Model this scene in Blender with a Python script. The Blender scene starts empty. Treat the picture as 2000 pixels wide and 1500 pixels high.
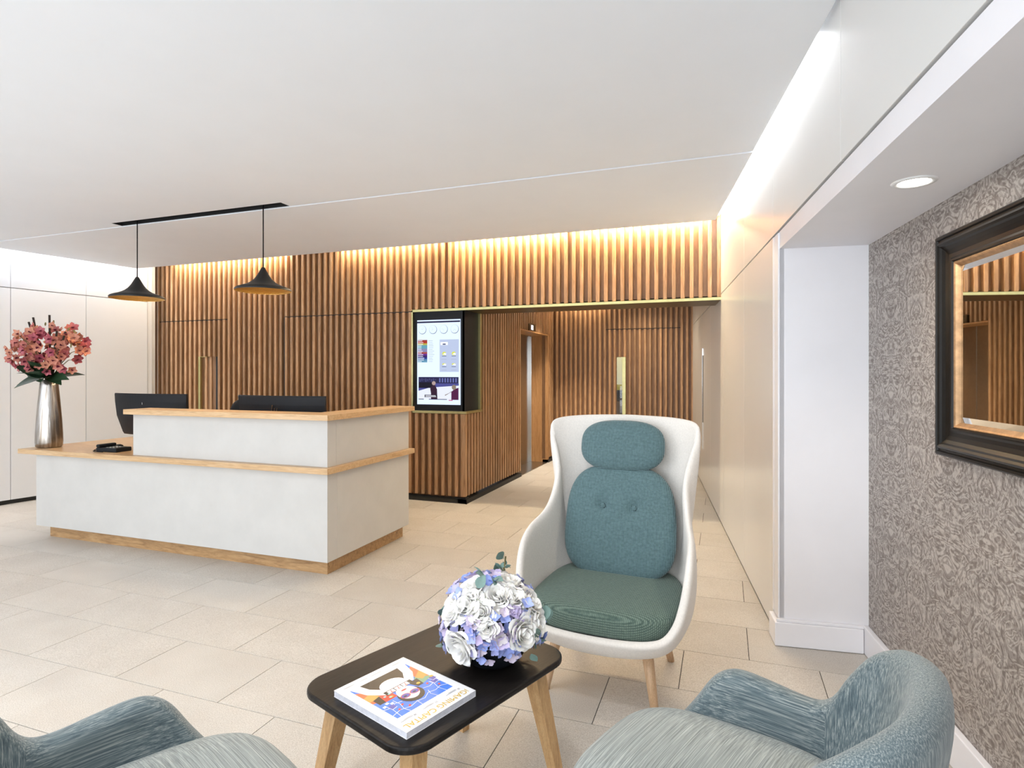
import bpy, bmesh, math, random
from mathutils import Vector, Matrix, noise
random.seed(7)
PI = math.pi
scn = bpy.context.scene
COL = scn.collection

# ------------------------------------------------------------------ camera, world, light, exposure
cam_d = bpy.data.cameras.new('camera')
cam = bpy.data.objects.new('camera', cam_d); COL.objects.link(cam)
cam.location = (0, 0, 1.43)
cam.rotation_euler = (PI/2, 0, math.radians(19.8307))
cam_d.sensor_width = 36.0
cam_d.lens = 36.0*1148/2000
cam_d.shift_y = -0.01
cam_d.clip_start = 0.02
scn.camera = cam

scn.view_settings.view_transform = 'Standard'
scn.view_settings.look = 'None'
scn.view_settings.gamma = 1.0
scn.view_settings.use_curve_mapping = False
scn.view_settings.exposure = 0.17

world = bpy.data.worlds.new('sky'); scn.world = world; world.use_nodes = True
wb = world.node_tree.nodes['Background']
wb.inputs['Color'].default_value = (0.90, 0.95, 1.0, 1); wb.inputs['Strength'].default_value = 2.2

def area(name, loc, target, sx, sy, power, color):
    l = bpy.data.lights.new(name, 'AREA'); l.shape = 'RECTANGLE'; l.size = sx; l.size_y = sy
    l.energy = power; l.color = color
    o = bpy.data.objects.new(name, l); COL.objects.link(o); o.location = loc
    d = Vector(target)-Vector(loc); o.rotation_euler = d.to_track_quat('-Z', 'Y').to_euler()
    return o
# daylight of the glazed shopfront behind the camera and along the street side
area('shopfront_daylight', (-3.2, -2.3, 1.2), (-3.2, 2, 4.2), 8.0, 2.2, 130, (0.86, 0.93, 1.0))

# ------------------------------------------------------------------ materials
MATS = {}
def mat(name, color, rough=0.5, metal=0.0, **kw):
    m = bpy.data.materials.new(name); m.use_nodes = True
    b = m.node_tree.nodes['Principled BSDF']
    b.inputs['Base Color'].default_value = (*color, 1)
    b.inputs['Roughness'].default_value = rough
    b.inputs['Metallic'].default_value = metal
    for k, v in kw.items():
        b.inputs[k].default_value = v
    MATS[name] = m
    return m
def nt(m): return m.node_tree, m.node_tree.nodes['Principled BSDF']
def node(t, typ, **kw):
    n = t.nodes.new(typ)
    for k, v in kw.items():
        if k in n.inputs: n.inputs[k].default_value = v
        else: setattr(n, k, v)
    return n
def coords(t, kind='Object', scale=(1, 1, 1), rot=(0, 0, 0), rnd=False):
    tc = node(t, 'ShaderNodeTexCoord'); mp = node(t, 'ShaderNodeMapping')
    mp.inputs['Scale'].default_value = scale; mp.inputs['Rotation'].default_value = rot
    t.links.new(tc.outputs[kind], mp.inputs['Vector'])
    if rnd:
        oi = node(t, 'ShaderNodeObjectInfo'); mu = node(t, 'ShaderNodeMath', operation='MULTIPLY'); mu.inputs[1].default_value = 37.0
        t.links.new(oi.outputs['Random'], mu.inputs[0])
        cb = node(t, 'ShaderNodeCombineXYZ')
        for i in range(3): t.links.new(mu.outputs[0], cb.inputs[i])
        t.links.new(cb.outputs[0], mp.inputs['Location'])
    return mp.outputs['Vector']
def ramp(t, src, stops):
    r = node(t, 'ShaderNodeValToRGB')
    e = r.color_ramp.elements
    while len(e) < len(stops): e.new(0.5)
    for i, (p, c) in enumerate(stops):
        e[i].position = p; e[i].color = (*c, 1)
    t.links.new(src, r.inputs['Fac']); return r.outputs['Color']
def bump(t, b, src, strength=0.2, dist=0.002):
    n = node(t, 'ShaderNodeBump'); n.inputs['Strength'].default_value = strength; n.inputs['Distance'].default_value = dist
    t.links.new(src, n.inputs['Height']); t.links.new(n.outputs[0], b.inputs['Normal'])
def mixc(t, fac, a, b, mode='MIX'):
    n = node(t, 'ShaderNodeMix', data_type='RGBA', blend_type=mode)
    for s, v in ((n.inputs[0], fac), (n.inputs[6], a), (n.inputs[7], b)):
        if hasattr(v, 'is_output'): t.links.new(v, s)
        elif isinstance(v, (int, float)): s.default_value = v
        else: s.default_value = (*v, 1)
    return n.outputs[2]

def wood(name, c1, c2, c3, scale=(14, 14, 1.1), rough=0.45, var=0.22, bumpy=0.15):
    m = mat(name, c2, rough); t, b = nt(m)
    v = coords(t, 'Object', scale, rnd=True)
    n1 = node(t, 'ShaderNodeTexNoise', Scale=3.2, Detail=6.0, Roughness=0.62, Distortion=1.1)
    t.links.new(v, n1.inputs['Vector'])
    col = ramp(t, n1.outputs['Fac'], [(0.28, c1), (0.5, c2), (0.74, c3)])
    v2 = coords(t, 'Object', tuple(s*9 for s in scale[:2])+(scale[2]*3,) if scale[2] < scale[0] else (scale[0]*3, scale[1]*9, scale[2]*9), rnd=True)
    n2 = node(t, 'ShaderNodeTexNoise', Scale=4.0, Detail=3.0, Roughness=0.6); t.links.new(v2, n2.inputs['Vector'])
    g = ramp(t, n2.outputs['Fac'], [(0.35, (0.72, 0.70, 0.68)), (0.6, (1, 1, 1))])
    col = mixc(t, 0.75, col, g, 'MULTIPLY')
    oi = node(t, 'ShaderNodeObjectInfo')
    hs = node(t, 'ShaderNodeHueSaturation')
    mr = node(t, 'ShaderNodeMapRange'); mr.inputs['To Min'].default_value = 1-var; mr.inputs['To Max'].default_value = 1+var
    t.links.new(oi.outputs['Random'], mr.inputs['Value']); t.links.new(mr.outputs[0], hs.inputs['Value'])
    t.links.new(col, hs.inputs['Color']); t.links.new(hs.outputs['Color'], b.inputs['Base Color'])
    if bumpy: bump(t, b, n2.outputs['Fac'], bumpy, 0.001)
    return m
M_SLAT = wood('slat_oak', (0.28, 0.140, 0.060), (0.46, 0.260, 0.128), (0.59, 0.365, 0.205), var=0.17)
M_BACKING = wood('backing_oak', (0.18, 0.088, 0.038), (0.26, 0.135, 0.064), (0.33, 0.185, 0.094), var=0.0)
M_JAMB = wood('jamb_oak', (0.38, 0.19, 0.07), (0.48, 0.25, 0.10), (0.55, 0.31, 0.14), var=0.0)
M_TOP = wood('counter_oak', (0.50, 0.30, 0.14), (0.64, 0.42, 0.22), (0.72, 0.51, 0.30), scale=(1.1, 14, 14), rough=0.32, var=0.05)
M_TOPY = wood('counter_oak_side', (0.50, 0.30, 0.14), (0.64, 0.42, 0.22), (0.72, 0.51, 0.30), scale=(14, 1.1, 14), rough=0.32, var=0.05)
M_PLINTH = wood('plinth_oak', (0.26, 0.14, 0.06), (0.46, 0.27, 0.12), (0.58, 0.37, 0.18), scale=(1.6, 10, 10), rough=0.45, var=0.0)
M_LEG = wood('leg_oak', (0.45, 0.25, 0.10), (0.60, 0.37, 0.17), (0.68, 0.45, 0.23), scale=(16, 16, 1.4), var=0.06)
M_PALELEG = wood('pale_leg_oak', (0.60, 0.38, 0.21), (0.72, 0.48, 0.29), (0.78, 0.56, 0.36), scale=(16, 16, 1.4), var=0.04)
M_BLACKWOOD = wood('black_stained_oak', (0.006, 0.005, 0.005), (0.012, 0.010, 0.009), (0.022, 0.018, 0.016), scale=(12, 1.0, 12), rough=0.36, var=0.0, bumpy=0.25)
M_BLACKWOOD.node_tree.nodes['Principled BSDF'].inputs['Specular IOR Level'].default_value = 0.2

def plain(name, color, rough, var=0.03, scale=3.0, bs=0.0, **kw):
    m = mat(name, color, rough, **kw); t, b = nt(m)
    v = coords(t, 'Object')
    n = node(t, 'ShaderNodeTexNoise', Scale=scale, Detail=4.0, Roughness=0.6); t.links.new(v, n.inputs['Vector'])
    lo = tuple(max(0, c*(1-var)) for c in color); hi = tuple(min(1, c*(1+var)) for c in color)
    t.links.new(ramp(t, n.outputs['Fac'], [(0.3, lo), (0.7, hi)]), b.inputs['Base Color'])
    if bs: bump(t, b, n.outputs['Fac'], bs, 0.002)
    return m
M_CEIL = plain('ceiling_paint', (0.85, 0.88, 0.925), 0.7, 0.01)
M_PAINT = plain('white_paint', (0.82, 0.81, 0.84), 0.45, 0.02)
M_PLASTER = plain('counter_plaster', (0.55, 0.535, 0.51), 0.55, 0.035, 5.0, 0.05)
M_PANEL = plain('satin_white_panel', (0.70, 0.715, 0.735), 0.38, 0.01)
M_GLOSS = plain('champagne_lacquer_panel', (0.71, 0.71, 0.695), 0.26, 0.01, 1.0)
M_GLOSS.node_tree.nodes['Principled BSDF'].inputs['Specular IOR Level'].default_value = 0.6
M_BLACK = plain('black_base', (0.008, 0.008, 0.008), 0.5, 0.1)
M_BRASS = plain('pale_brass', (0.55, 0.50, 0.24), 0.34, 0.08, 20, metal=1.0)
M_BRONZE = plain('dark_brass_soffit', (0.10, 0.075, 0.035), 0.35, 0.1, 8, metal=0.8)
M_STEEL = plain('brushed_steel', (0.42, 0.41, 0.38), 0.28, 0.06, 30, metal=1.0)
M_CHROME = mat('chrome', (0.8, 0.8, 0.8), 0.12, 1.0)
M_BLKPLASTIC = plain('black_plastic', (0.006, 0.007, 0.010), 0.5, 0.1, 12)
M_BLKPLASTIC.node_tree.nodes['Principled BSDF'].inputs['Specular IOR Level'].default_value = 0.25
M_BLKMETAL = plain('black_lamp_metal', (0.010, 0.010, 0.010), 0.5, 0.1, 10)
M_GLASSBLK = mat('black_glass', (0.006, 0.006, 0.010), 0.08)
M_GREYLINE = mat('grey_shadow_gap', (0.12, 0.11, 0.10), 0.6)
M_WHITEPLASTIC = plain('white_plastic', (0.8, 0.8, 0.8), 0.3, 0.01)
M_MIRROR = mat('mirror_silver', (0.90, 0.90, 0.88), 0.015, 1.0)
M_GLASS = mat('clear_glass', (1, 1, 1), 0.0, 0.0, **{'Transmission Weight': 1.0, 'IOR': 1.45})

def emit(name, color, strength, flat=False):
    m = bpy.data.materials.new(name); m.use_nodes = True; t = m.node_tree
    b = t.nodes['Principled BSDF']
    b.inputs['Base Color'].default_value = (0.01, 0.01, 0.01, 1) if flat else (*color, 1)
    if flat: b.inputs['Specular IOR Level'].default_value = 0.1
    b.inputs['Emission Color'].default_value = (*color, 1); b.inputs['Emission Strength'].default_value = strength
    b.inputs['Roughness'].default_value = 0.6
    return m
M_LEDWARM = emit('led_warm', (1.0, 0.78, 0.47), 175)
M_LEDWARM2 = emit('led_warm_short', (1.0, 0.84, 0.60), 75)
M_LEDWHITE = emit('led_white', (0.96, 0.98, 1.0), 50)
M_LEDCAB = emit('led_white_cabinet', (0.97, 0.98, 1.0), 80)
M_BULB = emit('bulb_glow', (1.0, 0.78, 0.45), 12)
M_DOWN = emit('downlight_glow', (1.0, 0.93, 0.82), 28)

# floor tile with speckle
M_TILE = mat('beige_stone_tile', (0.6, 0.55, 0.49), 0.42); t, b = nt(M_TILE)
v = coords(t, 'Object', rnd=True)
n1 = node(t, 'ShaderNodeTexNoise', Scale=260.0, Detail=2.0, Roughness=0.5); t.links.new(v, n1.inputs['Vector'])
n2 = node(t, 'ShaderNodeTexNoise', Scale=3.5, Detail=3.0); t.links.new(v, n2.inputs['Vector'])
ca = ramp(t, n1.outputs['Fac'], [(0.32, (0.43, 0.39, 0.34)), (0.5, (0.575, 0.535, 0.48)), (0.68, (0.66, 0.625, 0.575))])
cb_ = ramp(t, n2.outputs['Fac'], [(0.3, (0.90, 0.89, 0.88)), (0.7, (1, 1, 1))])
c = mixc(t, 1.0, ca, cb_, 'MULTIPLY')
oi = node(t, 'ShaderNodeObjectInfo'); hs = node(t, 'ShaderNodeHueSaturation'); mr = node(t, 'ShaderNodeMapRange')
mr.inputs['To Min'].default_value = 0.955; mr.inputs['To Max'].default_value = 1.045
t.links.new(oi.outputs['Random'], mr.inputs['Value']); t.links.new(mr.outputs[0], hs.inputs['Value'])
t.links.new(c, hs.inputs['Color']); t.links.new(hs.outputs['Color'], b.inputs['Base Color'])
bump(t, b, n1.outputs['Fac'], 0.15, 0.001)
M_GROUT = plain('dark_grout', (0.025, 0.022, 0.02), 0.9)

# damask wallpaper: pattern mirrored about vertical axes, with scroll-like distorted contours
M_WALLPAPER = mat('damask_wallpaper', (0.5, 0.45, 0.42), 0.42); t, b = nt(M_WALLPAPER)
tc = node(t, 'ShaderNodeTexCoord'); sep = node(t, 'ShaderNodeSeparateXYZ'); t.links.new(tc.outputs['Object'], sep.inputs[0])
pp = node(t, 'ShaderNodeMath', operation='PINGPONG'); pp.inputs[1].default_value = 0.265; t.links.new(sep.outputs['Y'], pp.inputs[0])
pz = node(t, 'ShaderNodeMath', operation='FLOORED_MODULO'); pz.inputs[1].default_value = 0.64; t.links.new(sep.outputs['Z'], pz.inputs[0])
cx = node(t, 'ShaderNodeCombineXYZ'); t.links.new(pp.outputs[0], cx.inputs['X']); t.links.new(pz.outputs[0], cx.inputs['Y'])
na = node(t, 'ShaderNodeTexNoise', Scale=6.5, Detail=2.0, Roughness=0.5, Distortion=2.4); t.links.new(cx.outputs[0], na.inputs['Vector'])
nb = node(t, 'ShaderNodeTexNoise', Scale=24.0, Detail=3.0, Roughness=0.6, Distortion=2.6); t.links.new(cx.outputs[0], nb.inputs['Vector'])
sa = node(t, 'ShaderNodeMath', operation='MULTIPLY'); sa.inputs[1].default_value = 9.0; t.links.new(na.outputs['Fac'], sa.inputs[0])
fa = node(t, 'ShaderNodeMath', operation='PINGPONG'); fa.inputs[1].default_value = 0.5; t.links.new(sa.outputs[0], fa.inputs[0])
mk1 = ramp(t, fa.outputs[0], [(0.16, (0, 0, 0)), (0.36, (1, 1, 1))])
mk2 = ramp(t, nb.outputs['Fac'], [(0.42, (0, 0, 0)), (0.54, (1, 1, 1))])
mk = mixc(t, 0.45, mk1, mk2)
nf = node(t, 'ShaderNodeTexNoise', Scale=300.0, Detail=2.0); t.links.new(tc.outputs['Object'], nf.inputs['Vector'])
mkf = mixc(t, 0.28, mk, nf.outputs['Color'])
sx = node(t, 'ShaderNodeSeparateColor'); t.links.new(mkf, sx.inputs[0])
t.links.new(ramp(t, sx.outputs[0], [(0.15, (0.165, 0.138, 0.123)), (0.5, (0.275, 0.240, 0.218)), (0.85, (0.44, 0.40, 0.368))]), b.inputs['Base Color'])
t.links.new(ramp(t, sx.outputs[0], [(0.2, (0.55, 0.55, 0.55)), (0.8, (0.36, 0.36, 0.36))]), b.inputs['Roughness'])
bump(t, b, sx.outputs[0], 0.25, 0.001)

def weave(name, ca, cb, scale, rot=(0, 0, 0)):
    m = mat(name, ca, 0.85); t, b = nt(m)
    v = coords(t, 'Object', (1, 1, 1), rot)
    w1 = node(t, 'ShaderNodeTexWave', Scale=scale, Distortion=0.6, bands_direction='X'); t.links.new(v, w1.inputs['Vector'])
    w2 = node(t, 'ShaderNodeTexWave', Scale=scale, Distortion=0.6, bands_direction='Y'); t.links.new(v, w2.inputs['Vector'])
    mm = node(t, 'ShaderNodeMath', operation='MULTIPLY'); t.links.new(w1.outputs['Fac'], mm.inputs[0]); t.links.new(w2.outputs['Fac'], mm.inputs[1])
    n = node(t, 'ShaderNodeTexNoise', Scale=90.0); t.links.new(v, n.inputs['Vector'])
    ad = node(t, 'ShaderNodeMath', operation='MULTIPLY_ADD'); ad.inputs[1].default_value = 0.5
    t.links.new(n.outputs['Fac'], ad.inputs[0]); t.links.new(mm.outputs[0], ad.inputs[2])
    t.links.new(ramp(t, ad.outputs[0], [(0.2, ca), (0.95, cb)]), b.inputs['Base Color'])
    bump(t, b, mm.outputs[0], 0.5, 0.002)
    b.inputs['Sheen Weight'].default_value = 0.15
    return m
M_WEAVE_B = weave('teal_weave_back', (0.042, 0.085, 0.088), (0.17, 0.275, 0.30), 44, (PI/2, 0, 0))
M_WEAVE_S = weave('teal_weave_seat_warmlit', (0.050, 0.088, 0.072), (0.18, 0.25, 0.20), 44, (PI/4, 0, 0))  # same teal weave, warm reflected light tinted in as green
M_CREAM = plain('cream_wool', (0.78, 0.735, 0.68), 0.9, 0.06, 140, 0.25)
M_CREAM.node_tree.nodes['Principled BSDF'].inputs['Sheen Weight'].default_value = 0.2

def strie(name, dark, mid, light, kind, scale):
    m = mat(name, mid, 0.85); t, b = nt(m)
    v = coords(t, kind, scale)
    n = node(t, 'ShaderNodeTexNoise', Scale=1.0, Detail=4.0, Roughness=0.7); t.links.new(v, n.inputs['Vector'])
    t.links.new(ramp(t, n.outputs['Fac'], [(0.33, dark), (0.5, mid), (0.66, light)]), b.inputs['Base Color'])
    bump(t, b, n.outputs['Fac'], 0.3, 0.0015)
    b.inputs['Sheen Weight'].default_value = 0.2
    return m
M_STRIE_SEAT = strie('grey_streaked_fabric', (0.13, 0.15, 0.145), (0.25, 0.28, 0.27), (0.42, 0.45, 0.43), 'Object', (4, 330, 90))
M_STRIE_SHELL = mat('blue_streaked_fabric', (0.15, 0.2, 0.21), 0.85); t, b = nt(M_STRIE_SHELL)
tc = node(t, 'ShaderNodeTexCoord'); sp_ = node(t, 'ShaderNodeSeparateXYZ'); t.links.new(tc.outputs['Object'], sp_.inputs[0])
na = node(t, 'ShaderNodeTexNoise', Scale=1.0, Detail=4.0, Roughness=0.7); t.links.new(coords(t, 'Object', (300, 4, 300)), na.inputs['Vector'])
nb = node(t, 'ShaderNodeTexNoise', Scale=1.0, Detail=4.0, Roughness=0.7); t.links.new(coords(t, 'Object', (300, 300, 4)), nb.inputs['Vector'])
gt = node(t, 'ShaderNodeMath', operation='GREATER_THAN'); gt.inputs[1].default_value = 0.135; t.links.new(sp_.outputs['Y'], gt.inputs[0])
mf = node(t, 'ShaderNodeMix'); t.links.new(gt.outputs[0], mf.inputs[0]); t.links.new(na.outputs['Fac'], mf.inputs[2]); t.links.new(nb.outputs['Fac'], mf.inputs[3])
t.links.new(ramp(t, mf.outputs[0], [(0.34, (0.052, 0.080, 0.098)), (0.5, (0.128, 0.170, 0.182)), (0.66, (0.34, 0.37, 0.355))]), b.inputs['Base Color'])
bump(t, b, mf.outputs[0], 0.3, 0.0015); b.inputs['Sheen Weight'].default_value = 0.2

# ------------------------------------------------------------------ mesh helpers
def link(o, parent=None):
    COL.objects.link(o)
    if parent: o.parent = parent
    return o
def mk(name, verts, faces, material, parent=None, loc=(0, 0, 0), rot=(0, 0, 0), smooth=False, mats=None, fmat=None):
    me = bpy.data.meshes.new(name); me.from_pydata(verts, [], faces); me.update()
    for mm in (mats or [material]): me.materials.append(mm)
    if fmat:
        for p, i in zip(me.polygons, fmat): p.material_index = i
    if smooth:
        for p in me.polygons: p.use_smooth = True
    o = bpy.data.objects.new(name, me); o.location = loc; o.rotation_euler = rot
    return link(o, parent)
def tag(o, label=None, cat=None, group=None, kind=None):
    if label: o['label'] = label
    if cat: o['category'] = cat
    if group: o['group'] = group
    if kind: o['kind'] = kind
    return o
def empty(name, loc=(0, 0, 0), rz=0.0, label=None, cat=None, group=None, kind=None):
    o = bpy.data.objects.new(name, None); o.location = loc; o.rotation_euler = (0, 0, rz); o.empty_display_size = 0.1
    COL.objects.link(o); return tag(o, label, cat, group, kind)
BOXF = [(0, 3, 2, 1), (4, 5, 6, 7), (0, 1, 5, 4), (1, 2, 6, 5), (2, 3, 7, 6), (3, 0, 4, 7)]
def boxmesh(name, sx, sy, sz, bev=0.0, seg=2):
    bm = bmesh.new(); bmesh.ops.create_cube(bm, size=1.0)
    for v in bm.verts: v.co = Vector((v.co.x*sx, v.co.y*sy, v.co.z*sz))
    if bev: bmesh.ops.bevel(bm, geom=list(bm.edges), offset=bev, segments=seg, affect='EDGES', profile=0.5)
    me = bpy.data.meshes.new(name); bm.to_mesh(me); bm.free(); return me
def box(name, x0, x1, y0, y1, z0, z1, material, parent=None, bev=0.0, kind=None, seg=2):
    """box given in the parent's local frame; object origin at its centre"""
    me = boxmesh(name, x1-x0, y1-y0, z1-z0, bev, seg); me.materials.append(material)
    o = bpy.data.objects.new(name, me); o.location = ((x0+x1)/2, (y0+y1)/2, (z0+z1)/2)
    if kind: o['kind'] = kind
    return link(o, parent)
def joinboxes(name, boxes, material, parent=None, kind=None):
    vs, fs = [], []
    for (x0, x1, y0, y1, z0, z1) in boxes:
        k = len(vs)
        vs += [(x0, y0, z0), (x1, y0, z0), (x1, y1, z0), (x0, y1, z0), (x0, y0, z1), (x1, y0, z1), (x1, y1, z1), (x0, y1, z1)]
        fs += [tuple(i+k for i in f) for f in BOXF]
    o = mk(name, vs, fs, material, parent)
    if kind: o['kind'] = kind
    return o
def prism(name, poly, z0, z1, material, parent=None, kind=None, bev=0.0, seg=2):
    n = len(poly)
    vs = [(x, y, z0) for x, y in poly]+[(x, y, z1) for x, y in poly]
    fs = [tuple(reversed(range(n))), tuple(range(n, 2*n))]+[(i, (i+1) % n, n+(i+1) % n, n+i) for i in range(n)]
    o = mk(name, vs, fs, material, parent)
    if bev:
        bm = bmesh.new(); bm.from_mesh(o.data)
        ed = [e for e in bm.edges if abs(e.verts[0].co.z-e.verts[1].co.z) < 1e-6]
        bmesh.ops.bevel(bm, geom=ed, offset=bev, segments=seg, affect='EDGES', profile=0.5); bm.to_mesh(o.data); bm.free()
    if kind: o['kind'] = kind
    return o
def lathe(name, prof, material, parent=None, loc=(0, 0, 0), n=40, smooth=True, close=True):
    vs, fs = [], []
    for r, z in prof:
        for i in range(n):
            a = 2*PI*i/n; vs.append((r*math.cos(a), r*math.sin(a), z))
    for j in range(len(prof)-1):
        for i in range(n):
            fs.append((j*n+i, j*n+(i+1) % n, (j+1)*n+(i+1) % n, (j+1)*n+i))
    if close:
        if prof[0][0] > 1e-5: fs.append(tuple(reversed(range(n))))
        if prof[-1][0] > 1e-5: fs.append(tuple(range((len(prof)-1)*n, len(prof)*n)))
    return mk(name, vs, fs, material, parent, loc, smooth=smooth)
def tube(name, pts, radii, material, parent=None, n=8, sq=False, smooth=True, loc=(0, 0, 0)):
    pts = [Vector(p) for p in pts]; vs, fs = [], []
    if not hasattr(radii, '__len__'): radii = [radii]*len(pts)
    up = Vector((0, 0, 1)); 
    d0 = (pts[1]-pts[0]).normalized()
    if abs(d0.z) > 0.9: up = Vector((0, 1, 0))
    for k, p in enumerate(pts):
        d = (pts[min(k+1, len(pts)-1)]-pts[max(k-1, 0)]).normalized()
        a = d.cross(up)
        if a.length < 1e-4: a = d.cross(Vector((1, 0, 0)))
        a.normalize(); bb = a.cross(d)
        for i in range(n):
            an = 2*PI*(i+(0.5 if sq else 0))/n
            vs.append(tuple(p+(a*math.cos(an)+bb*math.sin(an))*radii[k]))
    for k in range(len(pts)-1):
        for i in range(n):
            fs.append((k*n+i, k*n+(i+1) % n, (k+1)*n+(i+1) % n, (k+1)*n+i))
    fs.append(tuple(reversed(range(n)))); fs.append(tuple(range((len(pts)-1)*n, len(pts)*n)))
    return mk(name, vs, fs, material, parent, loc, smooth=smooth)
def spow(c, e): return math.copysign(abs(c)**e, c)
def pad(name, a, b, h, n, m, material, parent=None, loc=(0, 0, 0), rot=(0, 0, 0), nu=56, nv=22, warp=None):
    """cushion: superellipse plan (exponent n), rounded profile (exponent m)"""
    vs, fs = [], []
    for j in range(nv+1):
        ph = -PI/2+PI*j/nv
        for i in range(nu):
            th = 2*PI*i/nu
            p = Vector((a*spow(math.cos(ph), 2/m)*spow(math.cos(th), 2/n), b*spow(math.cos(ph), 2/m)*spow(math.sin(th), 2/n), h*spow(math.sin(ph), 2/m)))
            if warp: p = warp(p)
            vs.append(tuple(p))
    for j in range(nv):
        for i in range(nu):
            fs.append((j*nu+i, j*nu+(i+1) % nu, (j+1)*nu+(i+1) % nu, (j+1)*nu+i))
    o = mk(name, vs, fs, material, parent, loc, rot, smooth=True)
    bm = bmesh.new(); bm.from_mesh(o.data); bmesh.ops.remove_doubles(bm, verts=bm.verts, dist=1e-5); bm.to_mesh(o.data); bm.free()
    for p in o.data.polygons: p.use_smooth = True
    return o
def textmesh(name, body, size, material, parent=None, loc=(0, 0, 0), rot=(0, 0, 0), align='LEFT', ext=0.0, bold=0.0, sx=1.0):
    cu = bpy.data.curves.new(name, 'FONT'); cu.body = body; cu.size = size; cu.align_x = align; cu.extrude = ext; cu.offset = bold
    tmp = bpy.data.objects.new(name+'_tmp', cu); COL.objects.link(tmp)
    dg = bpy.context.evaluated_depsgraph_get(); dg.update()
    me = bpy.data.meshes.new_from_object(tmp.evaluated_get(dg))
    bpy.data.objects.remove(tmp); bpy.data.curves.remove(cu)
    me.name = name; me.materials.clear(); me.materials.append(material)
    o = bpy.data.objects.new(name, me); o.location = loc; o.rotation_euler = rot; o.scale = (sx, 1, 1)
    return link(o, parent)
def copytree(src, parent=None):
    c = src.copy(); COL.objects.link(c); c.parent = parent
    for ch in list(src.children): copytree(ch, c)
    return c

# ------------------------------------------------------------------ key dimensions (metres, camera above the origin)
YS = 5.90            # face of the slatted wall
PITCH, SW, SD = 0.083, 0.036, 0.045
XC = -2.67           # slatted corner at the corridor
ZB = 2.13            # beam soffit
YB = 9.50            # corridor end wall
CN, CF = 2.76, 2.756 # near and far ceiling
ZT = 3.10
RW = math.radians(6.78); RW_O = (0.243, 3.635)
def rw(lx, ly): return (RW_O[0]+lx*math.cos(RW)-ly*math.sin(RW), RW_O[1]+lx*math.sin(RW)+ly*math.cos(RW))
LW = math.radians(-9.7); LW_O = (-7.362, 4.20)
def lw(lx, ly): return (LW_O[0]+lx*math.cos(LW)-ly*math.sin(LW), LW_O[1]+lx*math.sin(LW)+ly*math.cos(LW))

# ------------------------------------------------------------------ floor
floor = box('floor', -9.5, 2.5, -2.6, 10.6, -0.12, -0.004, M_GROUT, None, kind='structure')
tiles = []
TX, TY, G = 0.6265, 0.3975, 0.0034
for r in range(-8, 24):
    y0 = 1.970+(r)*TY
    off = -3.327 if r % 2 == 0 else -3.640
    for k in range(-10, 11):
        x0 = off+k*TX
        cxx, cyy = x0+TX/2, y0+TY/2
        D = -0.3392*cxx+0.9407*cyy; R = 0.9407*cxx+0.3392*cyy
        if cyy > 9.6: continue
        seen = D > 0.5 and abs(R/D) < 1.12
        if cxx > 0.243-0.1185*(cyy-3.635)+(1.0 if cyy < 3.4 else 0.45): continue
        if cxx < -7.362+0.171*(cyy-4.2)-0.3: continue
        if cyy > 5.9 and cxx < XC-0.45: continue
        tiles.append((D if seen else D+100, cxx, cyy))
tiles.sort()
tm = boxmesh('tile', TX-G, TY-G, 0.010, 0.0005, 1); tm.materials.append(M_TILE)
near = [q for q in tiles if q[0] < 90][:300]
for D, x, y in near:
    o = bpy.data.objects.new('tile', tm); o.location = (x-floor.location.x, y-floor.location.y, -0.005-floor.location.z); link(o, floor)
rest = [(x-(TX-G)/2-floor.location.x, x+(TX-G)/2-floor.location.x, y-(TY-G)/2-floor.location.y, y+(TY-G)/2-floor.location.y, -0.010-floor.location.z, -floor.location.z) for D, x, y in tiles[len(near):]]
if rest: joinboxes('distant_tiles', rest, M_TILE, floor, kind='stuff')

# ------------------------------------------------------------------ slatted wall, beam and corridor
wall_back = empty('wall_back', (-5.0, YS, 0), kind='structure')
wall_beam = empty('wall_beam', (-1.4, YS, ZB), kind='structure')
wall_corr = empty('wall_corridor', (XC, 7.0, 0), kind='structure')
wall_end = empty('wall_corridor_end', (-1.5, YB, 0), kind='structure')
door_1 = empty('door_1', (-6.7, YS, 0), kind='structure')
door_2 = empty('door_2', (-4.1, YS, 0), kind='structure')
door_3 = empty('door_3', (-2.97, 8.44, 0), kind='structure')
door_4 = empty('door_4', (-1.2, YB, 0), kind='structure')
SLATM = {}
def slat(parent, x, y, z0, z1, side=False, w=SW):
    key = (round(z1-z0, 3), side, w)
    if key not in SLATM:
        me = boxmesh('slat', SD if side else w, w if side else SD, z1-z0, 0.003, 1); me.materials.append(M_SLAT); SLATM[key] = me
    o = bpy.data.objects.new('slat', SLATM[key]); p = parent.location
    o.location = (x-p.x, y-p.y, (z0+z1)/2-p.z); return link(o, parent)
def wbox(name, parent, x0, x1, y0, y1, z0, z1, m, bev=0.0, kind=None):
    p = parent.location
    return box(name, x0-p.x, x1-p.x, y0-p.y, y1-p.y, z0-p.z, z1-p.z, m, parent, bev, kind)
def xat(px, Y):
    r = (px-1000)/1148.0
    return Y*(-0.33924+0.94070*r)/(0.94070+0.33924*r)
NX0 = -3.325                       # left edge of the display niche
D1 = (xat(308, YS), xat(445, YS)); D2 = (xat(556, YS), xat(803, YS))
HX = (xat(389, YS), xat(427, YS)); HZ = 1.655
x = XC-0.030-PITCH; xs = []
while x > -7.6: xs.append(x); x -= PITCH
z_low = 0.075
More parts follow.
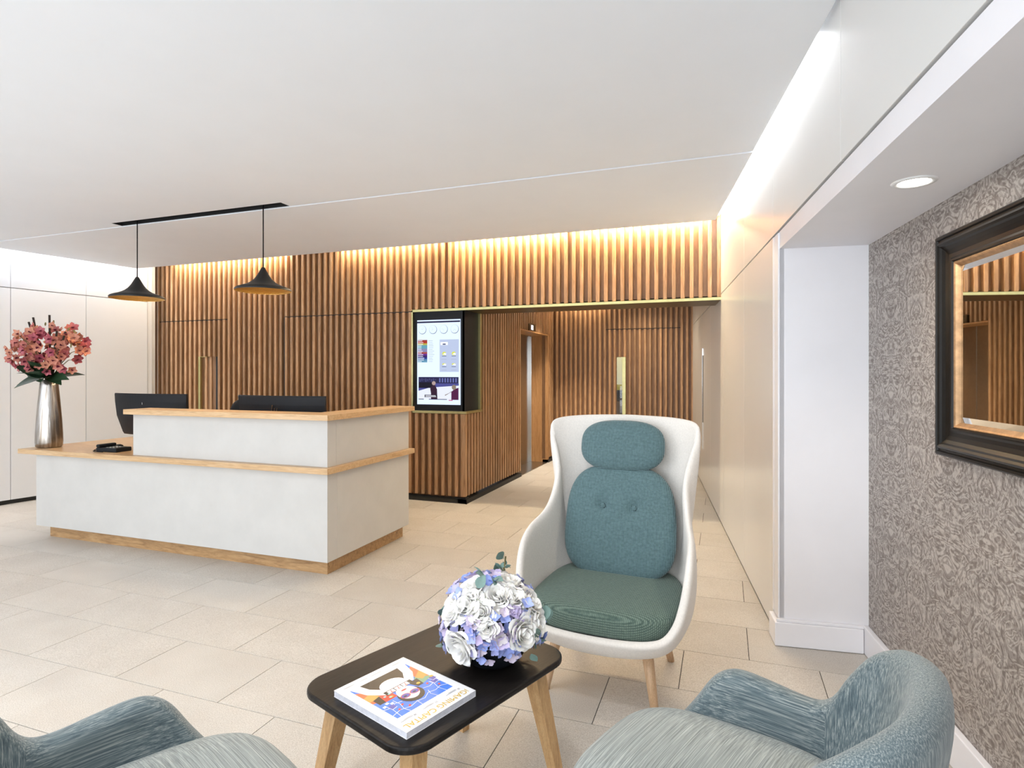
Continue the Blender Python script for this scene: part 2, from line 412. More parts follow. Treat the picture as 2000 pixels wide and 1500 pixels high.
for x in xs:
    yc = YS+SD/2
    if x > NX0-0.01:
        slat(wall_back, x, yc, z_low, 0.985)
        continue
    dr = door_1 if D1[0] < x < D1[1] else door_2 if D2[0] < x < D2[1] else None
    if dr is None:
        slat(wall_back, x, yc, z_low, 3.02); continue
    slat(wall_back, x, yc, ZB+0.010, 3.02)
    if dr is door_1 and HX[0]-0.01 < x < HX[1]:
        slat(door_1, x, yc, HZ, ZB)
        slat(door_1, x, yc, z_low, 0.75)
        if x < HX[1]-0.09: slat(door_1, x, yc+0.028, 0.75, HZ)
    else:
        slat(dr, x, yc, z_low, ZB)
# beam slats
x = XC-0.030-PITCH
bxs = [q for q in xs if q > NX0-0.01]
x = XC-0.030
while x < 0.02: bxs.append(x); x += PITCH
for x in bxs: slat(wall_beam, x, YS+SD/2, ZB+0.028, 3.02)
# corner post and corridor side slats
slat(wall_back, XC-0.030, YS+0.0225, z_low, 0.985, w=0.060)
y = YS+0.105
LY0, LY1, LZ = 7.77, 9.11, 2.045
while y < YB-0.02:
    if y < 6.36:
        slat(wall_corr, XC-SD/2, y, z_low, 0.985, True)
    elif y < LY0-0.01 or y > LY1+0.01:
        slat(wall_corr, XC-SD/2, y, z_low, 2.70, True)
    else:
        slat(wall_corr, XC-SD/2, y, (LZ+0.125 if 8.15 < y < 8.48 else LZ+0.02), 2.70, True)
    y += PITCH
# backing boards and cores
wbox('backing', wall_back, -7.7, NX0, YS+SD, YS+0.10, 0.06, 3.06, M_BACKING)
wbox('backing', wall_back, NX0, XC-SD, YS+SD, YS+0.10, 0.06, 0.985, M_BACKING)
wbox('base', wall_back, -7.7, XC-0.005, YS+0.01, YS+0.10, 0.0, 0.06, M_BLACK)
wbox('floor_trim', wall_back, -7.6, XC+0.022, YS-0.022, YS-0.012, 0.0, 0.004, M_CHROME)
wbox('base', wall_back, -7.6, XC+0.010, YS-0.012, YS+0.01, 0.0, 0.045, M_BLACK)
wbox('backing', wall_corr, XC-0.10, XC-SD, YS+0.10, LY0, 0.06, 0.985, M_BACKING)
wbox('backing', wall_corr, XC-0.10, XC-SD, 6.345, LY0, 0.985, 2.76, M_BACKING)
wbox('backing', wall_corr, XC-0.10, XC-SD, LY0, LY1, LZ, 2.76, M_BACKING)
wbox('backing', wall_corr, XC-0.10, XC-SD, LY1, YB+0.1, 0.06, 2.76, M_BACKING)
wbox('base', wall_corr, XC-0.09, XC+0.010, YS-0.012, LY0, 0.0, 0.045, M_BLACK)
wbox('base', wall_corr, XC-0.09, XC+0.010, LY1, YB, 0.0, 0.045, M_BLACK)
wbox('floor_trim', wall_corr, XC+0.012, XC+0.022, YS-0.022, LY0, 0.0, 0.004, M_CHROME)
# door pull recess in the concealed door behind the desk
wbox('pull_edge', door_1, HX[0]-0.012, HX[0]+0.018, YS-0.004, YS+0.05, 0.75, HZ, M_BRASS, 0.002)
wbox('pull_edge', door_1, HX[0]+0.018, HX[0]+0.13, YS+0.002, YS+0.05, HZ-0.006, HZ, M_BRASS)
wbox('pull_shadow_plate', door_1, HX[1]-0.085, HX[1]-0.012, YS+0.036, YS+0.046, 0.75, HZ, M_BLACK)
for (a, bb, dd) in ((D1[0], D1[1], door_1), (D2[0], D2[1], door_2)):
    wbox('shadow_gap', dd, a-0.02, bb+0.02, YS+0.02, YS+0.0449, ZB+0.0005, ZB+0.0095, M_BLACK)
wbox('shadow_gap', door_2, D2[0]-0.022, D2[0]-0.012, YS+0.012, YS+0.0449, z_low, ZB, M_BLACK)
# beam body
wbox('backing', wall_beam, NX0, 0.05, YS+SD, YS+0.10, ZB+0.045, 3.06, M_BACKING)
wbox('soffit', wall_beam, NX0, 0.05, YS+0.004, 6.39, ZB+0.001, ZB+0.03, M_BRONZE)
wbox('brass_edge', wall_beam, NX0-0.012, 0.0, YS-0.012, YS+0.004, ZB-0.002, ZB+0.024, M_BRASS, 0.001)
wbox('core', wall_beam, NX0, 0.05, YS+0.10, 6.37, ZB+0.03, 3.06, M_BACKING)
# wall behind the display niche
wbox('core', wall_corr, -3.35, XC-0.10, 6.36, 6.46, 0.0, 2.76, M_BACKING)
# corridor end wall
x = XC+0.04
DE = (xat(1185, YB), xat(1329, YB)); VP = (xat(1203, YB), xat(1222, YB))
while x < -0.36:
    yc = YB+SD/2
    if DE[0] < x < DE[1]:
        slat(wall_end, x, yc, ZB+0.025, 2.70)
        if VP[0]-0.02 < x < VP[1]+0.005: slat(door_4, x, yc, 1.70, ZB+0.015); slat(door_4, x, yc, z_low, 0.60)
        else: slat(door_4, x, yc, z_low, ZB+0.015)
    else: slat(wall_end, x, yc, z_low, 2.70)
    x += PITCH*0.97
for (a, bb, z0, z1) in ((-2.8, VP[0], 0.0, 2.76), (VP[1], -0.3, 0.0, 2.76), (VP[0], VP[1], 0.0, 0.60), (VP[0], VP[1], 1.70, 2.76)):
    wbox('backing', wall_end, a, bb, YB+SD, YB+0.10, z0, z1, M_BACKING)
wbox('shadow_gap', door_4, DE[0]-0.02, DE[1]+0.02, YB+0.02, YB+0.0449, ZB+0.0155, ZB+0.0245, M_BLACK)
wbox('pull_edge', door_4, VP[1]-0.055, VP[1], YB-0.004, YB+0.06, 0.60, 1.70, M_BRASS, 0.002)
wbox('glass_pane', door_4, VP[0], VP[1]-0.055, YB+0.055, YB+0.061, 0.60, 1.70, M_GLASS)
# the little room seen through the vision slot
M_YELLOW = plain('mustard_yellow_paint', (0.52, 0.46, 0.06), 0.6)
back_room = empty('wall_back_room', (-1.6, 10.4, 0), kind='structure')
wbox('painted_wall', back_room, -2.6, -0.4, 10.5, 10.55, 1.13, 2.7, M_YELLOW)
wbox('painted_wall', back_room, -2.6, -0.4, 10.5, 10.55, 0.0, 1.13, M_PAINT)
rc = empty('storage_cabinet', (-1.66, 10.40, 0), label='dark cabinet glimpsed through the slot in the corridor end wall', cat='cabinet')
box('body', -0.30, 0.30, -0.08, 0.06, 0.0, 0.95, M_STEEL, rc); box('top', -0.31, 0.31, -0.10, 0.07, 0.95, 1.14, M_BLKPLASTIC, rc)
lp = bpy.data.lights.new('back_room_fill', 'POINT'); lp.energy = 14; lp.shadow_soft_size = 0.15  # unseen point light added to light the little room
lo = bpy.data.objects.new('back_room_fill', lp); lo.location = (-1.7, 9.95, 2.3); COL.objects.link(lo)
# lift doorway
jb = wall_corr
wbox('jamb', jb, -2.985, XC-0.001, LY1, LY1+0.05, 0.0, LZ, M_JAMB)
wbox('jamb', jb, -2.985, XC-0.101, LY0-0.05, LY0, 0.0, LZ, M_JAMB)
wbox('lintel', jb, -2.985, XC+0.001, LY0, LY1, LZ-0.002, LZ+0.016, M_JAMB)
wbox('door_leaf', door_3, -2.99, -2.965, LY0, LY0+0.665, 0.0, LZ, M_STEEL, 0.002)
wbox('door_leaf', door_3, -2.99, -2.965, LY0+0.675, LY1-0.06, 0.0, LZ, M_STEEL, 0.002)
wbox('frame', door_3, -2.97, -2.93, LY1-0.06, LY1-0.001, 0.0, LZ-0.01, M_CHROME, 0.003)
wbox('threshold', door_3, -2.99, XC, LY0, LY1, 0.0, 0.006, M_STEEL)
cp = empty('lift_call_plate', (-2.955, LY1-0.03, 1.1), label='small steel call button plate on the lift door frame', cat='call panel')
box('plate', -0.003, 0.004, -0.014, 0.014, -0.07, 0.07, M_STEEL, cp, 0.002)
for q in (-0.02, 0.025): lathe('button', [(0.007, 0), (0.007, 0.004), (0.0, 0.005)], M_CHROME, cp, (0.004, 0, q), 14).rotation_euler = (0, PI/2, 0)
ind = empty('lift_indicator', (XC-0.01, 8.31, LZ+0.07), label='small dark lift floor indicator above the lift doorway', cat='indicator')
box('housing', -0.03, 0.004, -0.15, 0.15, -0.05, 0.05, M_BRONZE, ind, 0.002)
M_INDLIT = emit('indicator_lit', (0.85, 0.85, 0.9), 0.9)
sc_ = box('lit_display', 0.004, 0.007, -0.06, 0.04, -0.035, 0.035, M_INDLIT, ind)
textmesh('digit', 'G', 0.05, M_BLKPLASTIC, sc_, (0.0025, 0, -0.018), (PI/2, 0, PI/2), 'CENTER')

# ------------------------------------------------------------------ right wall of lacquer panels, pier, alcove
wall_right = empty('wall_right', (*RW_O, 0), RW, kind='structure')
JT = [-0.10, 0.913, 2.08, 3.25, 4.40, 5.60, 6.1]
for a, bb in zip(JT[:-1], JT[1:]):
    box('panel', 0.0, 0.03, a+0.002, bb-0.002, 0.03, 2.180, M_GLOSS, wall_right, 0.0015)
JU = [-6.1, -4.9, -3.7, -2.45, -1.268, -0.10, 0.913, 2.08, 3.25, 4.40, 5.60, 6.1]
for a, bb in zip(JU[:-1], JU[1:]):
    box('panel', 0.0, 0.03, a+0.0015, bb-0.0015, 2.190, ZT, M_GLOSS, wall_right, 0.0015)
box('core', 0.022, 0.16, -0.10, 6.1, 0.0, 2.185, M_GREYLINE, wall_right)
box('core', 0.022, 0.40, -6.1, 6.1, 2.185, ZT, M_GREYLINE, wall_right)
box('floor_trim', 0.004, 0.02, -0.10, 6.0, 0.0, 0.012, M_CHROME, wall_right)
box('pull_slot', -0.004, 0.002, 4.12, 4.17, 0.82, 1.66, M_GREYLINE, wall_right)
box('pull_slot', -0.010, 0.0, 4.17, 4.19, 0.48, 1.75, M_CHROME, wall_right, 0.001)
pier = empty('wall_pier', rw(0.2, -0.2)+(0,), RW, kind='structure')
def pbox(name, x0, x1, y0, y1, z0, z1, m, bev=0.0): return box(name, x0-0.2, x1-0.2, y0+0.2, y1+0.2, z0, z1, m, pier, bev)
pbox('pier_face', 0.006, 0.46, -0.235, -0.09, 0.0, 2.09, M_PAINT)
pbox('edge_trim', -0.004, 0.006, -0.135, -0.102, 0.14, 2.175, M_PAINT, 0.002)
pbox('edge_trim', -0.002, 0.03, -0.235, -0.137, 0.14, 2.175, M_PAINT, 0.002)
pbox('bulkhead', 0.006, 0.50, -6.1, -0.09, 2.09, 2.181, M_PAINT)
alc = empty('wall_alcove', rw(0.43, -2.5)+(0,), RW, kind='structure')
box('wallpaper', 0.0, 0.06, -3.6, 2.265, 0.0, 2.09, M_WALLPAPER, alc)
bb1 = empty('baseboard_alcove', rw(0.43, -1.0)+(0,), RW, kind='structure')
def bbx(name, x0, x1, y0, y1, z0, z1, bev): return box(name, x0-0.43, x1-0.43, y0+1.0, y1+1.0, z0, z1, M_PAINT, bb1, bev)
bbx('skirting', -0.022, 0.40, -0.262, -0.234, 0.002, 0.125, 0.004)
bbx('skirting', -0.022, 0.006, -0.234, -0.105, 0.002, 0.125, 0.004)
bbx('skirting_top', -0.012, 0.41, -0.252, -0.234, 0.125, 0.140, 0.003)
bbx('skirting', 0.402, 0.43, -6.1, -0.236, 0.002, 0.140, 0.004)
# alcove downlight
dl = empty('downlight', rw(0.22, -1.30)+(2.09,), RW, label='round recessed downlight in the alcove ceiling above the mirror', cat='downlight')
lathe('rim', [(0.048, -0.001), (0.052, -0.005), (0.066, -0.004), (0.069, 0.0)], M_WHITEPLASTIC, dl, close=False)
lathe('lens', [(0.0, -0.0025), (0.049, -0.002)], M_DOWN, dl, close=False)
sp = bpy.data.lights.new('downlight_beam', 'SPOT'); sp.energy = 26; sp.spot_size = math.radians(125); sp.spot_blend = 0.8; sp.color = (1, 0.86, 0.68); sp.shadow_soft_size = 0.04
so = bpy.data.objects.new('downlight_beam', sp); so.location = (0, 0, -0.012); link(so, dl)

# mirror on the wallpaper
mir = empty('framed_mirror', rw(0.43, -1.65)+(1.535,), RW, label='large mirror in black moulded frame with gilt inner edge on damask wall', cat='mirror')
def frame_sweep(name, prof, hw, hh, material, parent):
    """mitred frame: prof = list of (inset from outer edge, protrusion)"""
    vs, fs = [], []; n = len(prof)
    for (sy, sz) in ((-1, -1), (1, -1), (1, 1), (-1, 1)):
        for ins, pr in prof: vs.append((-pr, sy*(hw-ins), sz*(hh-ins)))
    for k in range(4):
        for i in range(n-1):
            a = k*n+i; c2 = ((k+1) % 4)*n+i; fs.append((a, c2, c2+1, a+1))
    return mk(name, vs, fs, material, parent)
M_FRAMEBLK = plain('ebonised_frame', (0.007, 0.006, 0.005), 0.34, 0.2, 15)
M_FRAMEBLK.node_tree.nodes['Principled BSDF'].inputs['Specular IOR Level'].default_value = 0.22
M_GILT = plain('worn_gilt', (0.42, 0.26, 0.14), 0.5, 0.25, 40, metal=0.8)
MW, MH = 0.61, 0.41
frame_sweep('frame', [(0, 0.0), (0, 0.034), (0.006, 0.040), (0.014, 0.040), (0.018, 0.034), (0.024, 0.034), (0.028, 0.042), (0.036, 0.046), (0.044, 0.042), (0.050, 0.036), (0.062, 0.030), (0.078, 0.026), (0.092, 0.026), (0.100, 0.030), (0.106, 0.030), (0.110, 0.024)], MW, MH, M_FRAMEBLK, mir)
frame_sweep('gilt_edge', [(0.110, 0.024), (0.113, 0.026), (0.119, 0.023), (0.124, 0.016), (0.130, 0.010)], MW, MH, M_GILT, mir)
gl = frame_sweep('bevelled_edge', [(0.129, 0.010), (0.150, 0.0135)], MW, MH, M_MIRROR, mir)
box('glass', -0.0135, -0.004, -MW+0.150, MW-0.150, -MH+0.150, MH-0.150, M_MIRROR, mir)

# ------------------------------------------------------------------ left wall of white cabinet panels
wall_left = empty('wall_left', (*LW_O, 0), LW, kind='structure')
LJ = [-6.6, -5.86, -5.12, -4.38, -3.65, -2.92, -2.19, -1.46, -0.73, 0.0, 0.737, 1.455]
for a, bb in zip(LJ[:-1], LJ[1:]):
    box('panel', -0.02, 0.0, a+0.0022, bb-0.0022, 0.048, 2.370, M_PANEL, wall_left, 0.001)
    box('panel', -0.02, 0.0, a+0.0015, bb-0.0015, 2.378, ZT, M_PANEL, wall_left, 0.001)
box('core', -0.4, -0.014, -6.6, 1.455, 0.05, ZT, M_GREYLINE, wall_left)
box('base', -0.4, -0.035, -6.6, 1.44, 0.0, 0.05, M_BLACK, wall_left)
box('end_trim', -0.07, -0.012, 1.462, 1.52, 0.0, ZT, M_PANEL, wall_left, 0.002)
box('end_trim', -0.15, -0.085, 1.56, 1.602, 0.0, ZT, M_PANEL, wall_left, 0.002)

# ------------------------------------------------------------------ ceiling with step, slot and light coves
def ceil_edge_x(Y): # right-hand edge of the ceiling slab
    if Y < 2.359: return 0.3755-0.118*(Y-2.359)
    return 0.3755-0.1481*(Y-2.359)
def lwx(Y, gap): return LW_O[0]+0.171*(Y-LW_O[1])+gap
YG = 3.79
SL = (-5.10, -3.24, 3.685)
lg = 0.20
near = [(lwx(-2.6, lg), -2.6), (ceil_edge_x(-2.6), -2.6), (ceil_edge_x(2.359), 2.359), (ceil_edge_x(SL[2]), SL[2]), (lwx(SL[2], lg), SL[2])]
ceiling = prism('ceiling', near, CN, CN+0.06, M_CEIL, kind='structure')
prism('ceiling_strip', [(lwx(SL[2], lg), SL[2]), (SL[0], SL[2]), (SL[0], YG), (lwx(YG, lg), YG)], CN, CN+0.06, M_CEIL, ceiling)
prism('ceiling_strip', [(SL[1], SL[2]), (ceil_edge_x(SL[2]), SL[2]), (ceil_edge_x(YG), YG), (SL[1], YG)], CN, CN+0.06, M_CEIL, ceiling)
YF = 5.363
prism('ceiling_field', [(lwx(YG, lg), YG+0.012), (ceil_edge_x(YG), YG+0.012), (ceil_edge_x(YF), YF), (lwx(YF, lg), YF)], CF, CF+0.07, M_CEIL, ceiling)
box('shadow_gap', -7.2, ceil_edge_x(YG)-0.01, YG-0.004, YG+0.016, CN+0.030, CN+0.07, M_GREYLINE, ceiling)
box('ceiling_soffit', -9.5, 2.5, -2.6, 6.4, ZT, ZT+0.1, M_CEIL, None, kind='structure')
box('ceiling_corridor', -3.4, 0.2, 6.39, 10.6, 2.76, 2.86, M_CEIL, None, kind='structure')
slot = empty('ceiling_slot', ((SL[0]+SL[1])/2, (SL[2]+YG)/2, CN), label='long black recessed slot in the ceiling holding the pendant cables', cat='ceiling track')
hw_, hd_ = (SL[1]-SL[0])/2, (YG-SL[2])/2
box('channel_top', -hw_, hw_, -hd_, hd_, 0.07, 0.09, M_BLKMETAL, slot)
box('channel_side', -hw_, hw_, -hd_, -hd_+0.004, 0.002, 0.07, M_BLKMETAL, slot)
box('channel_side', -hw_, hw_, hd_-0.004, hd_, 0.002, 0.07, M_BLKMETAL, slot)
for s_ in (-1, 1): box('end_cap', s_*hw_-0.004, s_*hw_+0.004, -hd_, hd_, 0.002, 0.07, M_BLKMETAL, slot)
# LED strips in the coves
def led(name, p0, p1, z, w, h, m, label, group):
    p0, p1 = Vector((*p0, z)), Vector((*p1, z)); d = p1-p0
    o = empty(name, (p0+p1)/2, math.atan2(d.y, d.x), label, 'light strip', group)
    L = d.length
    box('tube', -L/2, L/2, -w/2, w/2, -h, 0.0, m, o); box('channel', -L/2, L/2, -w/2-0.004, w/2+0.004, 0.0005, 0.012, M_WHITEPLASTIC, o)
    return o
for a, bb, m, nm in ((347, 418, M_LEDWARM2, 'beside the white cabinet wall'), (425, 565, M_LEDWARM2, 'above the second pendant lamp'), (667, 862, M_LEDWARM2, 'left of the display'), (886, 1108, M_LEDWARM, 'above the display and beam'), (1126, 1378, M_LEDWARM, 'nearest the lacquer wall')):
    led('cove_light_strip', (xat(a, YS), YS-0.06), (xat(bb, YS), YS-0.06), 2.93, 0.03, 0.02, m, 'warm hidden ceiling strip light over the slats '+nm, 'warm cove strips over the slatted wall')
a, bb = rw(-0.035, -0.75), rw(-0.035, 2.2)
led('wall_cove_light_strip', a, bb, 2.93, 0.03, 0.02, M_LEDWHITE, 'white cove strip light along the top of the lacquer wall', None)
a, bb = lw(0.07, -3.2), lw(0.07, 1.35)
led('cabinet_cove_light_strip', a, bb, 3.0, 0.04, 0.02, M_LEDCAB, 'white cove strip light along the top of the cabinet wall', None)
led('corridor_cove_light_strip', (-2.5, YB-0.12), (-1.75, YB-0.12), 2.72, 0.03, 0.02, M_LEDWARM2, 'warm strip light above the corridor end wall', None)
# lift lobby downlight
d2 = empty('lobby_downlight', (-2.25, 8.55, 2.76), label='recessed downlight in the corridor ceiling before the lift', cat='downlight')
lathe('rim', [(0.048, -0.001), (0.052, -0.005), (0.066, -0.004), (0.069, 0.0)], M_WHITEPLASTIC, d2, close=False)
lathe('lens', [(0.0, -0.0025), (0.049, -0.002)], M_DOWN, d2, close=False)
sp = bpy.data.lights.new('lobby_beam', 'SPOT'); sp.energy = 260; sp.spot_size = math.radians(75); sp.spot_blend = 0.6; sp.color = (1, 0.9, 0.76); sp.shadow_soft_size = 0.05
so = bpy.data.objects.new('lobby_beam', sp); so.location = (0, 0, -0.012); link(so, d2)

def fill_spot(name, x, y, z, label, power, color, cone, group=None):
    o = empty(name, (x, y, z), label=label, cat='downlight', group=group)
    lathe('rim', [(0.048, -0.001), (0.052, -0.005), (0.066, -0.004), (0.069, 0.0)], M_WHITEPLASTIC, o, close=False)
    lathe('lens', [(0.0, -0.0025), (0.049, -0.002)], M_DOWN, o, close=False)
    sp = bpy.data.lights.new('beam', 'SPOT'); sp.energy = power; sp.spot_size = math.radians(cone); sp.spot_blend = 0.9; sp.color = color; sp.shadow_soft_size = 0.12
    so = bpy.data.objects.new('beam', sp); so.location = (0, 0, -0.012); link(so, o)
for x, y, w in ((-5.6, -0.6, 'by the cabinet wall at the window end'), (-3.9, -0.6, 'second from the cabinet wall at the window end'), (-2.2, -0.6, 'third from the cabinet wall at the window end'), (-0.6, -0.6, 'by the wallpapered alcove at the window end'), (-4.2, 0.7, 'before the flower vase end of the desk'), (-2.3, 0.9, 'before the tall right end of the desk'), (-0.75, 1.2, 'above the coffee table')):  # spots added out of view to brighten floor and ceiling
    fill_spot('lounge_fill_spot', x, y, CN, 'added unseen fill downlight '+w, 70, (0.98, 0.985, 1.0), 150, 'added lounge fill downlights')
fill_spot('corridor_fill_spot', -1.5, 7.2, 2.76, 'added corridor fill light just behind the wooden beam', 110, (1.0, 0.84, 0.60), 140, 'added corridor fill lights')  # both corridor spots are added, unseen, to brighten the corridor
fill_spot('corridor_fill_spot', -1.2, 8.8, 2.76, 'added corridor fill light near the slotted end door', 110, (1.0, 0.84, 0.60), 140, 'added corridor fill lights')

# ------------------------------------------------------------------ display in the slatted corner
dsp = empty('wall_display', (-3.0, YS, 1.55), label='portrait information screen in a black brass-edged corner box', cat='display')
def dbox(name, x0, x1, y0, y1, z0, z1, m, parent=dsp, bev=0.0): return box(name, x0+3.0, x1+3.0, y0-YS, y1-YS, z0-1.55, z1-1.55, m, parent, bev)
dbox('housing', NX0+0.012, XC-0.045, YS+0.05, 6.345, 0.99, ZB, M_BLKPLASTIC)
dbox('bezel', NX0, XC-0.02, YS+0.02, YS+0.05, 1.015, ZB, M_BLKPLASTIC)
dbox('side_panel', XC-0.045, XC-0.022, YS+0.02, 6.30, 1.015, ZB, M_BLKPLASTIC)
dbox('brass_edge', NX0-0.012, NX0+0.004, YS-0.012, YS+0.05, 0.99, ZB+0.02, M_BRASS, bev=0.001)
dbox('brass_edge', NX0-0.012, XC+0.012, YS-0.012, YS+0.05, 0.988, 1.015, M_BRASS, bev=0.001)
dbox('brass_edge', XC-0.05, XC+0.012, YS+0.05, 6.345, 0.988, 1.015, M_BRASS, bev=0.001)
dbox('brass_edge', XC-0.045, XC+0.006, 6.30, 6.345, 1.015, ZB, M_BRASS, bev=0.001)
SX0, SX1, SZ0, SZ1 = xat(815, YS+0.012), xat(899, YS+0.012), 1.085, 2.035
M_SCRBG = emit('screen_white', (0.66, 0.78, 1.0), 1.15, True)
scr = dbox('screen', SX0, SX1, YS+0.010, YS+0.020, SZ0, SZ1, M_SCRBG)
def smat(n, c, s=0.9):
    k = 'scr_'+n
    if k not in MATS: MATS[k] = emit(k, c, s, True)
    return MATS[k]
SWd, SHt = SX1-SX0, SZ1-SZ0
_zl = [0]
def srect(u0, u1, v0, v1, m, name='graphic'):
    """rectangle on the screen, u to the right and v upward, 0..1"""
    _zl[0] += 1; y = -0.0055-0.00003*_zl[0]
    x0, x1, z0, z1 = (u0-0.5)*SWd, (u1-0.5)*SWd, (v0-0.5)*SHt, (v1-0.5)*SHt
    return mk(name, [(x0, y, z0), (x1, y, z0), (x1, y, z1), (x0, y, z1)], [(0, 1, 2, 3)], m, scr)
def spoly(pts, m, name='graphic'):
    _zl[0] += 1; y = -0.0055-0.00003*_zl[0]
    return mk(name, [((u-0.5)*SWd, y, (v-0.5)*SHt) for u, v in pts], [tuple(range(len(pts)))], m, scr)
srect(0.0, 1.0, 0.965, 0.985, smat('bar', (0.08, 0.08, 0.22), 0.3))
for k in range(4):
    cu, cv = 0.125+k*0.25, 0.885
    vs, fs = [], []; y = -0.0058
    for i in range(33):
        a = 2*PI*i/32; r1 = 0.049; r2 = 0.049-0.0055*max(0.12, 0.5-0.5*math.cos(a-5.4+PI))
        for r in (r1, r2): vs.append(((cu-0.5)*SWd+r*math.cos(a), y, (cv-0.5)*SHt+r*math.sin(a)))
    fs = [(2*i, 2*i+2, 2*i+3, 2*i+1) for i in range(32)]
    mk('clock_dial', vs, fs, smat('ink', (0.12, 0.12, 0.16), 0.15), scr)
    for aa, ln in ((1.2+k*0.9, 0.03), (2.4+k, 0.022)):
        p = Vector(((cu-0.5)*SWd, y, (cv-0.5)*SHt)); d = Vector((math.cos(aa), 0, math.sin(aa))); nn = Vector((-d.z, 0, d.x))*0.0008
        mk('clock_hand', [tuple(p-nn), tuple(p+nn), tuple(p+d*ln+nn), tuple(p+d*ln-nn)], [(0, 1, 2, 3)], smat('faint', (0.55, 0.60, 0.72), 0.6), scr)
rows = [(0.55, 0.06, 0.05), (0.75, 0.06, 0.03), (0.80, 0.75, 0.12), (0.20, 0.60, 0.80), (0.20, 0.60, 0.80), (0.42, 0.42, 0.75), (0.42, 0.42, 0.75), (0.65, 0.12, 0.10), (0.22, 0.03, 0.45), (0.05, 0.02, 0.20), (0.02, 0.04, 0.45), (0.15, 0.40, 0.72), (0.22, 0.55, 0.80)]
for i, c_ in enumerate(rows):
    v1 = 0.765-i*0.0205
    srect(0.015, 0.24, v1-0.0205, v1, smat('row%d' % i, c_, 0.55))
    srect(0.02, 0.02+random.uniform(0.08, 0.15), v1-0.015, v1-0.008, smat('white', (0.9, 0.92, 1), 1.0))
    srect(0.27, random.uniform(0.36, 0.41), v1-0.013, v1-0.009, smat('faint', (0.55, 0.60, 0.72), 0.6))
srect(0.53, 0.97, 0.385, 0.765, smat('card', (0.55, 0.64, 0.88), 0.85))
srect(0.55, 0.72, 0.70, 0.735, smat('white', (0.9, 0.92, 1), 1.0)); srect(0.60, 0.67, 0.703, 0.718, smat('blueink', (0.15, 0.20, 0.45), 0.4))
for (u, v_) in ((0.635, 0.60), (0.855, 0.60), (0.635, 0.475), (0.855, 0.475)):
    n = 14; spoly([(u+0.045*math.cos(2*PI*i/n), v_+(0.022 if v_ > 0.5 else 0.012)*math.sin(2*PI*i/n)) for i in range(n)], smat('sun', (0.80, 0.85, 0.10), 0.85))
    spoly([(u-0.03, v_-0.01), (u+0.04, v_-0.016), (u+0.05, v_), (u+0.01, v_+0.008)], smat('white', (0.9, 0.92, 1), 1.0))
    srect(u-0.05, u+0.05, v_-0.032, v_-0.026, smat('blueink', (0.15, 0.20, 0.45), 0.4))
    srect(u-0.06, u+0.06, v_-0.07, v_-0.067, smat('faint', (0.55, 0.60, 0.72), 0.6))
# news picture at the foot of the screen
srect(0.035, 0.965, 0.058, 0.325, smat('snow', (0.80, 0.84, 1.0), 0.95))
srect(0.035, 0.965, 0.245, 0.325, smat('street', (0.05, 0.05, 0.20), 0.35))
srect(0.035, 0.45, 0.195, 0.26, smat('van', (0.02, 0.02, 0.08), 0.2))
spoly([(0.035, 0.16), (0.30, 0.20), (0.97, 0.225), (0.97, 0.25), (0.035, 0.25)], smat('road', (0.12, 0.13, 0.50), 0.55))
srect(0.035, 0.40, 0.195, 0.262, smat('van', (0.02, 0.02, 0.08), 0.2))
for k in range(7): srect(0.52+k*0.062, 0.55+k*0.062, 0.262, 0.312, smat('pane', (0.22, 0.26, 0.70), 0.6))
for k in range(9): srect(0.06+k*0.045, 0.085+k*0.045, 0.268+0.01*(k % 3), 0.30+0.008*(k % 2), smat('leafy', (0.14, 0.15, 0.42), 0.4))
spoly([(0.33, 0.06), (0.33, 0.13), (0.31, 0.19), (0.37, 0.235), (0.42, 0.235), (0.47, 0.18), (0.48, 0.06)], smat('coat', (0.10, 0.03, 0.10), 0.3))
spoly([(0.38+0.045*math.cos(2*PI*i/14)+0.015, 0.252+0.024*math.sin(2*PI*i/14)) for i in range(14)], smat('skin', (0.70, 0.52, 0.50), 0.6))
spoly([(0.65, 0.115), (0.80, 0.15), (0.82, 0.165), (0.66, 0.105)], smat('skin2', (0.50, 0.40, 0.30), 0.5))
spoly([(0.80, 0.058), (0.80, 0.15), (0.87, 0.185), (0.965, 0.20), (0.965, 0.058)], smat('jacket', (0.22, 0.02, 0.16), 0.35))
spoly([(0.86+0.05*math.cos(2*PI*i/14), 0.205+0.03*math.sin(2*PI*i/14)) for i in range(14)], smat('skin2', (0.50, 0.40, 0.30), 0.5))
srect(0.18, 0.47, 0.085, 0.115, smat('van', (0.02, 0.02, 0.08), 0.2)); srect(0.20, 0.44, 0.102, 0.108, smat('white', (0.9, 0.92, 1), 1.0)); srect(0.20, 0.45, 0.090, 0.096, smat('white', (0.9, 0.92, 1), 1.0))
srect(0.035, 0.16, 0.058, 0.066, smat('ink', (0.12, 0.12, 0.16), 0.15)); srect(0.28, 0.70, 0.058, 0.066, smat('street', (0.05, 0.05, 0.20), 0.35)); srect(0.74, 0.83, 0.046, 0.058, smat('pink', (0.80, 0.25, 0.45), 0.7))

